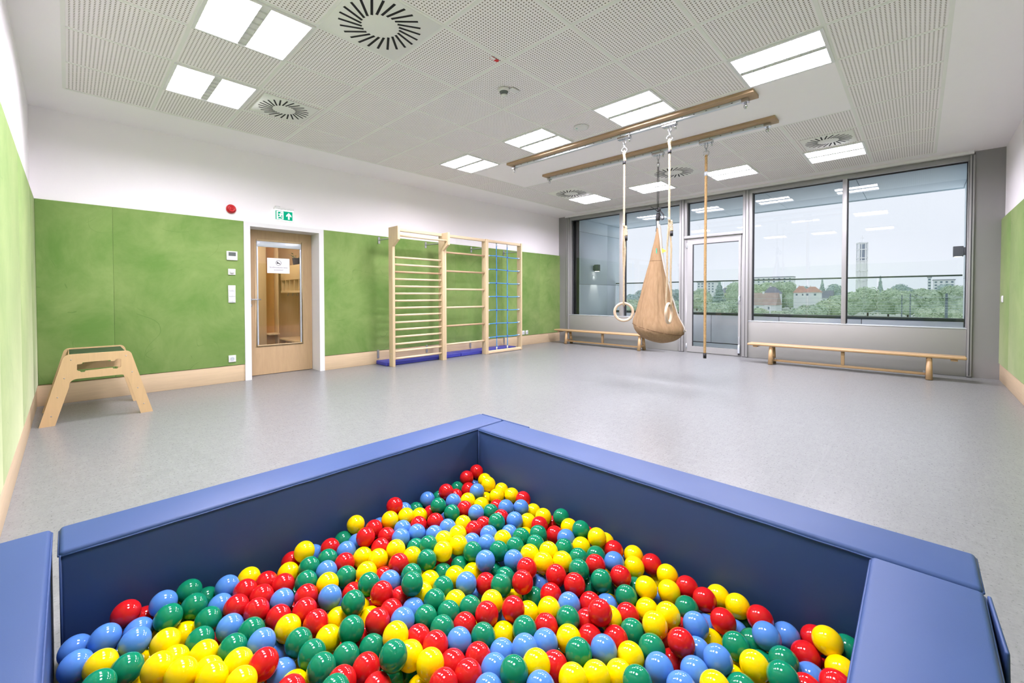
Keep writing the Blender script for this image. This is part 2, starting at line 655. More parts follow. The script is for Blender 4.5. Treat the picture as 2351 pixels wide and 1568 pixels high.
wall_panels(wf, [(XL + PT, 0.350), (0.350, 1.607), (2.645, 3.865), (3.865, 5.14), (5.14, 6.39), (6.39, 7.64), (7.64, XW)], 'x', YD, -PT)
wall_panels(wl, [(YR + PT, 0.47), (0.47, 1.73), (1.73, 2.98), (2.98, 4.23), (4.23, 5.48), (5.48, YD)], 'y', XL, PT)
wall_panels(wr_, [(XL, 1.40), (1.40, 2.65), (2.65, 3.90), (3.90, 5.15), (5.15, 6.40), (6.40, 7.64), (7.64, XW)], 'x', YR, PT)

struct('baseboard_far', MB().box(XL + .02, 1.607, YD - .022, YD, 0, BH).box(2.645, XW, YD - .022, YD, 0, BH), 'maple_ply',
       'maple plywood skirting under the green padding beside the door', 'baseboard', 0.002)
struct('baseboard_left', MB().box(XL, XL + .02, YR, YD, 0, BH), 'maple_ply_y', 'maple plywood skirting along the left wall', 'baseboard', 0.002)
struct('baseboard_right', MB().box(XL + .02, XW, YR, YR + .022, 0, BH), 'maple_ply', 'maple plywood skirting along the right wall', 'baseboard', 0.002)

# ceiling: plasterboard border, grid, tiles
FX1, FY1 = GX + NX * TS, GY + NY * TS
ceil = struct('ceiling', MB().box(XL - .1, XW + .3, YR - .1, YD + .1, CH + .03, CH + .12)
              .box(XL - .1, GX, YR - .1, YD + .1, CH, CH + .03).box(FX1, XW + .3, YR - .1, YD + .1, CH, CH + .03)
              .box(GX, FX1, YR - .1, GY, CH, CH + .03).box(GX, FX1, FY1, YD + .1, CH, CH + .03),
              'ceiling_white', 'white plasterboard ceiling around a field of perforated tiles', 'ceiling')
g = MB()
for i in range(NX + 1):
    for y0, y1 in ([(GY, FY1)] if not (i == 8) else [(GY, GY + TS), (GY + 8 * TS, FY1)]):
        g.box(GX + i * TS - .012, GX + i * TS + .012, y0, y1, CH - .001, CH + .004)
for j in range(NY + 1):
    for x0, x1 in ([(GX, FX1)] if not (2 <= j <= 7) else [(GX, GX + 7 * TS), (GX + 9 * TS, FX1)]):
        g.box(x0, x1, GY + j * TS - .012, GY + j * TS + .012, CH - .0015, CH + .0035)
part('ceiling_grid', g, 'grid_white', ceil)
part('plaster_panel', MB().box(GX + 7 * TS, GX + 9 * TS, GY + TS, GY + 8 * TS, CH - .0005, CH + .012), 'ceiling_white', ceil,
     label='smooth white ceiling strip behind the swing rails')

LIGHTS = [(i, j) for i in (1, 6, 11) for j in (1, 3, 5, 7)]
VENT_FULL = [(2, 4), (10, 4), (10, 7)]
VENT_SMALL = [(2, 7), (10, 1)]
tile_me = MB().box(-.3005, .3005, -.3005, .3005, 0, .012).mesh('ceiling_tile', 'perforated_tile')
for i in range(NX):
    for j in range(NY):
        if (i, j) in LIGHTS or (i, j) in VENT_FULL or (i in (7, 8) and 1 <= j <= 7):
            continue
        link('ceiling_tile', tile_me, ceil, (GX + (i + .5) * TS, GY + (j + .5) * TS, CH + .003))

# ceiling lights -----------------------------------------------------------
def make_light():
    fr = MB()
    a, b = .3085, .286
    fr.box(-a, a, -a, -b, -.012, .01).box(-a, a, b, a, -.012, .01).box(-a, -b, -b, b, -.012, .01).box(b, a, -b, b, -.012, .01)
    fr = fr.mesh('light_frame', 'white_plastic')
    pan = MB()
    pan.add([(.028, -b, .006), (.028, b, .006), (b, b, .006), (b, -b, .006)], [(0, 1, 2, 3)])
    pan = pan.mesh('diffuser', 'lamp_panel')
    pan2 = MB()
    pan2.add([(-b, -b, .006), (-b, b, .006), (-.028, b, .006), (-.028, -b, .006)], [(0, 1, 2, 3)])
    pan2 = pan2.mesh('diffuser', 'lamp_panel')
    tr = MB()
    tr.box(-.028, .028, -b, b, .004, .012)
    tr = tr.mesh('centre_strip', 'white_plastic')
    bl = MB()
    n = 7
    for k in range(1, n):
        y = -b + 2 * b * k / n
        bl.box(-b, b, y - .0015, y + .0015, -.008, .005)
    for x in (-.028, .028):
        bl.box(x - .001, x + .001, -b, b, -.008, .004)
    bl = bl.mesh('louvre', 'white_plastic')
    return [('light_frame', fr), ('diffuser', pan), ('diffuser', pan2), ('centre_strip', tr), ('louvre', bl)]
light_parts = make_light()
ROWN = {1: 'left row', 6: 'middle row', 11: 'window row'}
COLN = {1: 'first from the right wall', 3: 'second from the right wall', 5: 'third from the right wall', 7: 'nearest the door wall'}
for (i, j) in LIGHTS:
    c = (GX + (i + .5) * TS, GY + (j + .5) * TS, CH)
    t = thing('ceiling_light', 'square louvred ceiling light in the %s, %s' % (ROWN[i], COLN[j]), 'ceiling light', c, 'ceiling lights')
    for nm, me in light_parts:
        link(nm, me, t, c)

# air diffusers ------------------------------------------------------------
def slot_mesh(half):
    s = half / .30
    ri, ro = .125 * s, .272 * s
    p0 = Vector((ri, 0, 0))
    p1 = Vector((ro * math.cos(rad(15)), ro * math.sin(rad(15)), 0))
    d = (p1 - p0).normalized()
    n = Vector((-d.y, d.x, 0)) * .0085 * s
    return MB().prism([p0 + n, p0 - n, p1 - n, p1 + n], (0, 0, -.0012), (0, 0, .003)).mesh('slot', 'slot_black')
VL = {(2, 4): 'large square swirl air vent between the two near ceiling lights and smoke detector',
      (10, 4): 'square swirl air vent in the ceiling above the hanging swing seat',
      (10, 7): 'square swirl air vent in the far ceiling corner above the wall bars',
      (2, 7): 'small swirl air vent set in a tile near the door wall',
      (10, 1): 'swirl air vent in the ceiling near the right end of the windows'}
for lst, half in ((VENT_FULL, .305), (VENT_SMALL, .25)):
    sm = slot_mesh(half)
    pm = MB().box(-half, half, -half, half, 0, .006).mesh('vent_plate', 'grid_white', .001, 1)
    for (i, j) in lst:
        z = CH - .004
        c = (GX + (i + .5) * TS, GY + (j + .5) * TS, z)
        t = thing('air_vent', VL[(i, j)], 'air vent', c, 'swirl air vents in the ceiling')
        link('vent_plate', pm, t, c)
        for k in range(24):
            o = link('slot', sm, t, c)
            o.rotation_euler = (0, 0, rad(15 * k + 4))

# ceiling small things -----------------------------------------------------
c = (2.83, 2.70, CH)
t = thing('smoke_detector', 'white round smoke detector hanging under a perforated ceiling tile', 'smoke detector', c)
part('base', MB().lathe(c, (0, 0, -1), [(0, 0), (.054, 0), (.054, .018), (.05, .024), (0, .024)]), 'white_plastic', t)
part('bracket', MB().box(2.85, 2.95, 2.61, 2.665, CH - .012, CH - .004), 'white_plastic', t, .002)
part('sensor_cage', MB().lathe((c[0], c[1], CH - .024), (0, 0, -1), [(0, 0), (.04, 0), (.036, .01), (.024, .014), (.024, .03), (.0, .03)]), 'screen_grey', t)
part('sensor_cap', MB().lathe((c[0], c[1], CH - .05), (0, 0, -1), [(0, 0), (.028, 0), (.027, .012), (.018, .018), (0, .018)]), 'white_plastic', t)
c = (4.07, 2.69, CH)
t = thing('wireless_beacon', 'flat white disc on the ceiling tile between two lights', 'access point', c)
part('disc', MB().lathe(c, (0, 0, -1), [(0, 0), (.085, 0), (.082, .014), (.06, .020), (0, .021)]), 'white_plastic', t)
part('indicator', MB().lathe((c[0] - .045, c[1] + .03, CH - .019), (0, 0, -1), [(0, 0), (.008, 0), (.008, .003), (0, .003)], 10), 'label_teal', t)
c = (2.45, 2.40, CH)
t = thing('ceiling_sticker', 'small red and white sticker on a ceiling tile edge', 'sticker', c)
part('sticker_base', MB().box(2.375, 2.46, 2.395, 2.425, CH - .0025, CH - .0018), 'paper_white', t)
part('sticker_red', MB().box(2.425, 2.461, 2.394, 2.426, CH - .0032, CH - .0024).box(2.375, 2.425, 2.394, 2.397, CH - .003, CH - .0024).box(2.375, 2.425, 2.423, 2.426, CH - .003, CH - .0024), 'sticker_red', t)

# the wooden door ----------------------------------------------------------
LY = 6.43                                   # front face of the leaf
door = struct('door_1', MB().box(1.607, DX0, YD - PT - .004, LY + .03, 0, DZ + .055).box(DX1, 2.645, YD - PT - .004, LY + .03, 0, DZ + .055)
              .box(DX0, DX1, YD - PT - .004, LY + .03, DZ, DZ + .055), 'white_plastic', 'oak door with a tall glass pane in a white frame', 'door')
HX0, HX1, HZ0, HZ1 = 1.815, 2.437, .405, 1.865
leaf = link('door_leaf', outline_mesh('door_leaf', [(DX0 + .004, .006), (DX1 - .004, .006), (DX1 - .004, DZ - .003), (DX0 + .004, DZ - .003)],
            [[(HX0, HZ0), (HX0, HZ1), (HX1, HZ1), (HX1, HZ0)]], .045, lambda u, v, w: (u, LY + .0225 + w, v), 'door_oak'), door)
bd = MB()
for x0, x1, z0, z1 in ((HX0 - .012, HX0 + .012, HZ0 - .012, HZ1 + .012), (HX1 - .012, HX1 + .012, HZ0 - .012, HZ1 + .012),
                       (HX0 + .012, HX1 - .012, HZ0 - .012, HZ0 + .012), (HX0 + .012, HX1 - .012, HZ1 - .012, HZ1 + .012)):
    bd.box(x0, x1, LY - .008, LY + .012, z0, z1)
part('glazing_bead', bd, 'bead_oak', leaf, .002)
part('pane', MB().box(HX0 + .005, HX1 - .005, LY + .018, LY + .024, HZ0 + .005, HZ1 - .005), 'door_glass', leaf)
part('blind_cassette', MB().box(HX0 + .016, HX1 - .016, LY - .012, LY + .016, 1.775, 1.852), 'pale_metal', leaf, .004)
part('blind_rail', MB().box(HX0 + .014, HX0 + .032, LY - .006, LY + .016, HZ0 + .013, 1.851), 'pale_metal', leaf, .002)
part('blind_rail', MB().box(HX1 - .032, HX1 - .014, LY - .006, LY + .016, HZ0 + .013, 1.851), 'pale_metal', leaf, .002)
part('handle', MB().tube([(1.742, LY, 1.048), (1.742, LY - .05, 1.048), (1.752, LY - .058, 1.048), (1.862, LY - .058, 1.048)], .0095, 10)
     .lathe((1.742, LY, 1.048), (0, -1, 0), [(0, 0), (.026, 0), (.026, .006), (0, .006)], 18)
     .lathe((1.742, LY, .965), (0, -1, 0), [(0, 0), (.026, 0), (.026, .006), (0, .006)], 18), 'steel', leaf)
# the notice taped to the pane
PX0, PX1, PZ0, PZ1, PY = 1.968, 2.266, 1.417, 1.629, LY + .016
t = thing('door_notice', 'white paper notice with a crossed out shoe on the door glass', 'notice', (2.117, PY, PZ0))
part('sheet', MB().box(PX0, PX1, PY, PY + .001, PZ0, PZ1), 'paper_white', t)
ty = PY - .0006
for s, z in (('Straßenschuhe bitte', 1.490), ('ausziehen!', 1.455)):
    link('lettering', text_mesh('lettering', s, .0305, lambda u, v, z=z: (2.117 + u * .98, ty, z + v), 'ink_grey'), t)
ic = MB()
torus(ic, (2.117, ty, 1.563), (0, 1, 0), .035, .0022, 36, 6)
ic.obox((2.117, ty, 1.563), (.025, 0, -.025), (0, .0005, 0), (.0018, 0, .0018))
shoe = [(-.024, -.010), (-.024, .008), (-.017, .010), (-.010, .005), (.004, .0), (.020, -.003), (.024, -.010)]
ic.prism([(2.117 + a, ty, 1.563 + b) for a, b in shoe], (0, 0, 0), (0, .0006, 0))
part('shoe_symbol', ic, 'ink', t)

# window wall --------------------------------------------------------------
FX = XW                                     # front plane of posts
GXP = XW + .125                             # glass plane
SILL, GTOP = .648, 2.872
HDR = 2.952
struct('wall_window', MB().box(XW, XW + .35, 5.967, YD + .1, 0, CH + .1).box(XW, XW + .35, YR - .1, -.506, 0, CH + .1)
       .box(XW + .02, XW + .35, -.506, 5.967, HDR, CH + .1), 'grey_plaster', 'grey plastered piers beside the windows', 'wall')
struct('trim_1', MB().box(XW - .10, XW - .004, -.49, 5.95, CH - .034, CH - .002).box(XW - .10, XW - .06, -.49, 5.95, CH - .042, CH - .034), 'white_plastic',
       'white curtain rail along the top of the windows', 'rail')

def post(name, y0, y1, label):
    ym = (y0 + y1) / 2
    o = struct(name, MB().box(FX - .02, FX + .16, min(y0, y1), max(y0, y1), .008, CH - .04), 'frame_grey', label, 'window post', .003)
    part('post_groove', MB().box(FX - .0212, FX - .019, ym - .004, ym + .004, .02, CH - .045), 'gasket_black', o)
    part('post_foot', MB().box(FX - .018, FX + .1, min(y0, y1) + .003, max(y0, y1) - .003, 0, .009), 'black_matte', o)
post('trim_2', 5.967, 5.902, 'grey aluminium post at the left edge of the windows')
post('trim_3', 3.311, 3.228, 'grey aluminium post left of the glass balcony door')
post('trim_4', 2.207, 2.123, 'grey aluminium post right of the glass balcony door')
post('trim_5', -.458, -.504, 'grey aluminium post at the right edge of the windows')

def window(name, y0, y1, mull, label, z0=SILL, z1=GTOP, parapet=True):
    """y0 > y1; frame with panes between mullions"""
    f = MB()
    x0, x1 = FX + .012, GXP + .05
    f.box(x0, x1, y1, y0, z1, HDR)
    f.box(x0, x1, y0 - .05, y0, z0, z1).box(x0, x1, y1, y1 + .012, z0, z1)
    for a, b in mull:
        f.box(x0, x1, b, a, z0, z1)
    o = struct(name, f, 'frame_grey', label, 'window', .002)
    edges = [y0 - .05] + [q for ab in mull for q in ab] + [y1 + .012]
    for k in range(0, len(edges), 2):
        a, b = edges[k], edges[k + 1]
        part('pane', MB().box(GXP, GXP + .006, b, a, z0, z1), 'window_glass', o)
        gs = MB()
        gs.box(GXP - .022, GXP - .004, a - .012, a - .001, z0 + .012, z1).box(GXP - .022, GXP - .004, b + .001, b + .008, z0 + .012, z1)
        gs.box(GXP - .06, GXP - .045, a - .008, a - .001, z0 + .012, z1)
        gs.box(GXP - .022, GXP - .004, b + .009, a - .013, z1 - .014, z1 - .001)
        part('gasket', gs, 'gasket_black', o)
    if parapet:
        part('sill', MB().box(FX + .004, GXP + .04, y1 + .002, y0 - .002, z0 - .014, z0), 'pale_metal', o, .002)
        part('parapet_panel', MB().box(FX + .008, GXP + .05, y1 + .002, y0 - .002, .002, z0 - .015), 'panel_grey', o, .003)
    return o
w1 = window('window_1', 5.902, 3.311, [(4.60, 4.51)], 'two-pane window behind the hanging swing, left of the glass door')
w2 = window('window_2', 3.228, 2.207, [], 'window pane above the glass balcony door', 2.235, GTOP, False)
w3 = window('window_3', 2.123, -.458, [(.85, .795)], 'wide two-pane window behind the right bench')
part('transom', MB().box(FX - .012, GXP + .05, 2.209, 3.226, 2.182, 2.234), 'frame_grey', w2, .003)

dg_ = struct('door_2', MB().box(FX + .02, FX + .13, 3.17, 3.226, .0, 2.18).box(FX + .02, FX + .13, 2.209, 2.236, 0, 2.18).box(FX + .02, FX + .13, 2.236, 3.17, 2.15, 2.18)
             .box(FX + .02, FX + .13, 2.236, 3.17, 0, .012), 'frame_grey', 'grey framed glass door to the balcony', 'door', .002)
dl = link('door_leaf', outline_mesh('door_leaf', [(2.240, .014), (3.166, .014), (3.166, 2.146), (2.240, 2.146)],
          [[(2.277, .125), (2.277, 2.066), (3.068, 2.066), (3.068, .125)]], .06, lambda u, v, w: (FX + .035 + w, u, v), 'frame_grey'), dg_)
part('pane', MB().box(FX + .03, FX + .036, 2.27, 3.075, .118, 2.073), 'window_glass', dl)
gs = MB()
gs.box(FX + .008, FX + .02, 3.05, 3.0675, .1255, 2.0655).box(FX + .008, FX + .02, 2.2775, 3.05, 2.052, 2.0655)
part('gasket', gs, 'gasket_black', dl)
part('handle', MB().box(FX - .004, FX + .006, 2.247, 2.268, 1.00, 1.09).tube([(FX, 2.2575, 1.07), (FX - .045, 2.2575, 1.07), (FX - .05, 2.2575, 1.06), (FX - .05, 2.2575, .93)], .008, 8), 'pale_metal', dl)
part('door_closer', MB().box(FX - .03, FX + .004, 2.242, 2.272, .06, .21).cyl((FX - .014, 2.257, .21), (FX - .014, 2.257, .36), .006, 8), 'pale_metal', dl, .003)
part('rubber_foot', MB().box(FX - .028, FX + .002, 2.244, 2.270, .03, .06), 'black_matte', dl, .003)
for z in (.12, 2.05):
    part('hinge', MB().cyl((FX + .0, 3.172, z - .05), (FX + .0, 3.172, z + .05), .009, 10), 'pale_metal', dg_)

# ------------------------------------------------------------------ ball pit
def pad(name, x0, x1, y0, y1, label, z1=.40):
    t = thing(name, label, 'foam pad', ((x0 + x1) / 2, (y0 + y1) / 2, 0), 'padded sides of the ball pit')
    m = MB()
    nx = max(2, int((x1 - x0) / .05)); ny = max(2, int((y1 - y0) / .05))
    m.box(x0, x1, y0, y1, .002, z1)
    part('cushion', m, 'vinyl_blue', t, .011, 4)
    sm = MB()
    r = .0028
    e = .006
    for a, b in (((x0 + e, y0 + e), (x1 - e, y0 + e)), ((x1 - e, y0 + e), (x1 - e, y1 - e)), ((x1 - e, y1 - e), (x0 + e, y1 - e)), ((x0 + e, y1 - e), (x0 + e, y0 + e))):
        ax, ay = a
        bx, by = b
        L = math.hypot(bx - ax, by - ay)
        n = max(2, int(L / .06))
        ox = .0035 if abs(ay - by) < 1e-6 else 0
        pts = []
        for i in range(n + 1):
            q = i / n
            px, py = ax + (bx - ax) * q, ay + (by - ay) * q
            w = .0006 * math.sin(i * 2.1 + ax * 9)
            # piping sits on the outer side of the rounded top edge
            if abs(ay - by) < 1e-6:
                py = (y0 - .0002 if ay < (y0 + y1) / 2 else y1 + .0002) 
            else:
                px = (x0 - .0002 if ax < (x0 + x1) / 2 else x1 + .0002)
            pts.append((px, py, z1 - .0125 + w))
        sm.tube(pts, r, 6)
    for cx_, cy_ in ((x0 + .003, y0 + .003), (x1 - .003, y0 + .003), (x0 + .003, y1 - .003), (x1 - .003, y1 - .003)):
        sm.tube([(cx_, cy_, .012), (cx_, cy_, z1 - .01)], .0032, 6)
    part('piping', sm, 'vinyl_blue', t)
    return t
pa = pad('ball_pit_pad', -.028, 1.700, 1.634, 1.820, 'blue vinyl foam pad forming the back left side of the ball pit')
pb = pad('ball_pit_pad', 1.504, 1.700, -.116, 1.626, 'blue vinyl foam pad forming the long right side of the ball pit')
pc = pad('ball_pit_pad', -.036, 1.496, -.116, .082, 'blue vinyl foam pad at the front right corner of the ball pit')
pd = pad('ball_pit_pad', -.217, -.044, -.116, 1.822, 'blue vinyl foam pad at the left edge against the green wall')
part('corner_flap', MB().box(1.7045, 1.714, 1.45, 1.812, .06, .398), 'vinyl_blue', pa, .003, label='blue closing flap wrapped round the pit corner')
fl = MB()
fl.prism([(1.290, -.136, .10), (1.290, -.128, .388), (1.500, -.1205, .392), (1.500, -.1205, .10)], (0, 0, 0), (0, -.007, 0))
part('corner_flap', fl, 'vinyl_blue', pb, .003, label='loose blue flap hanging off the front corner')

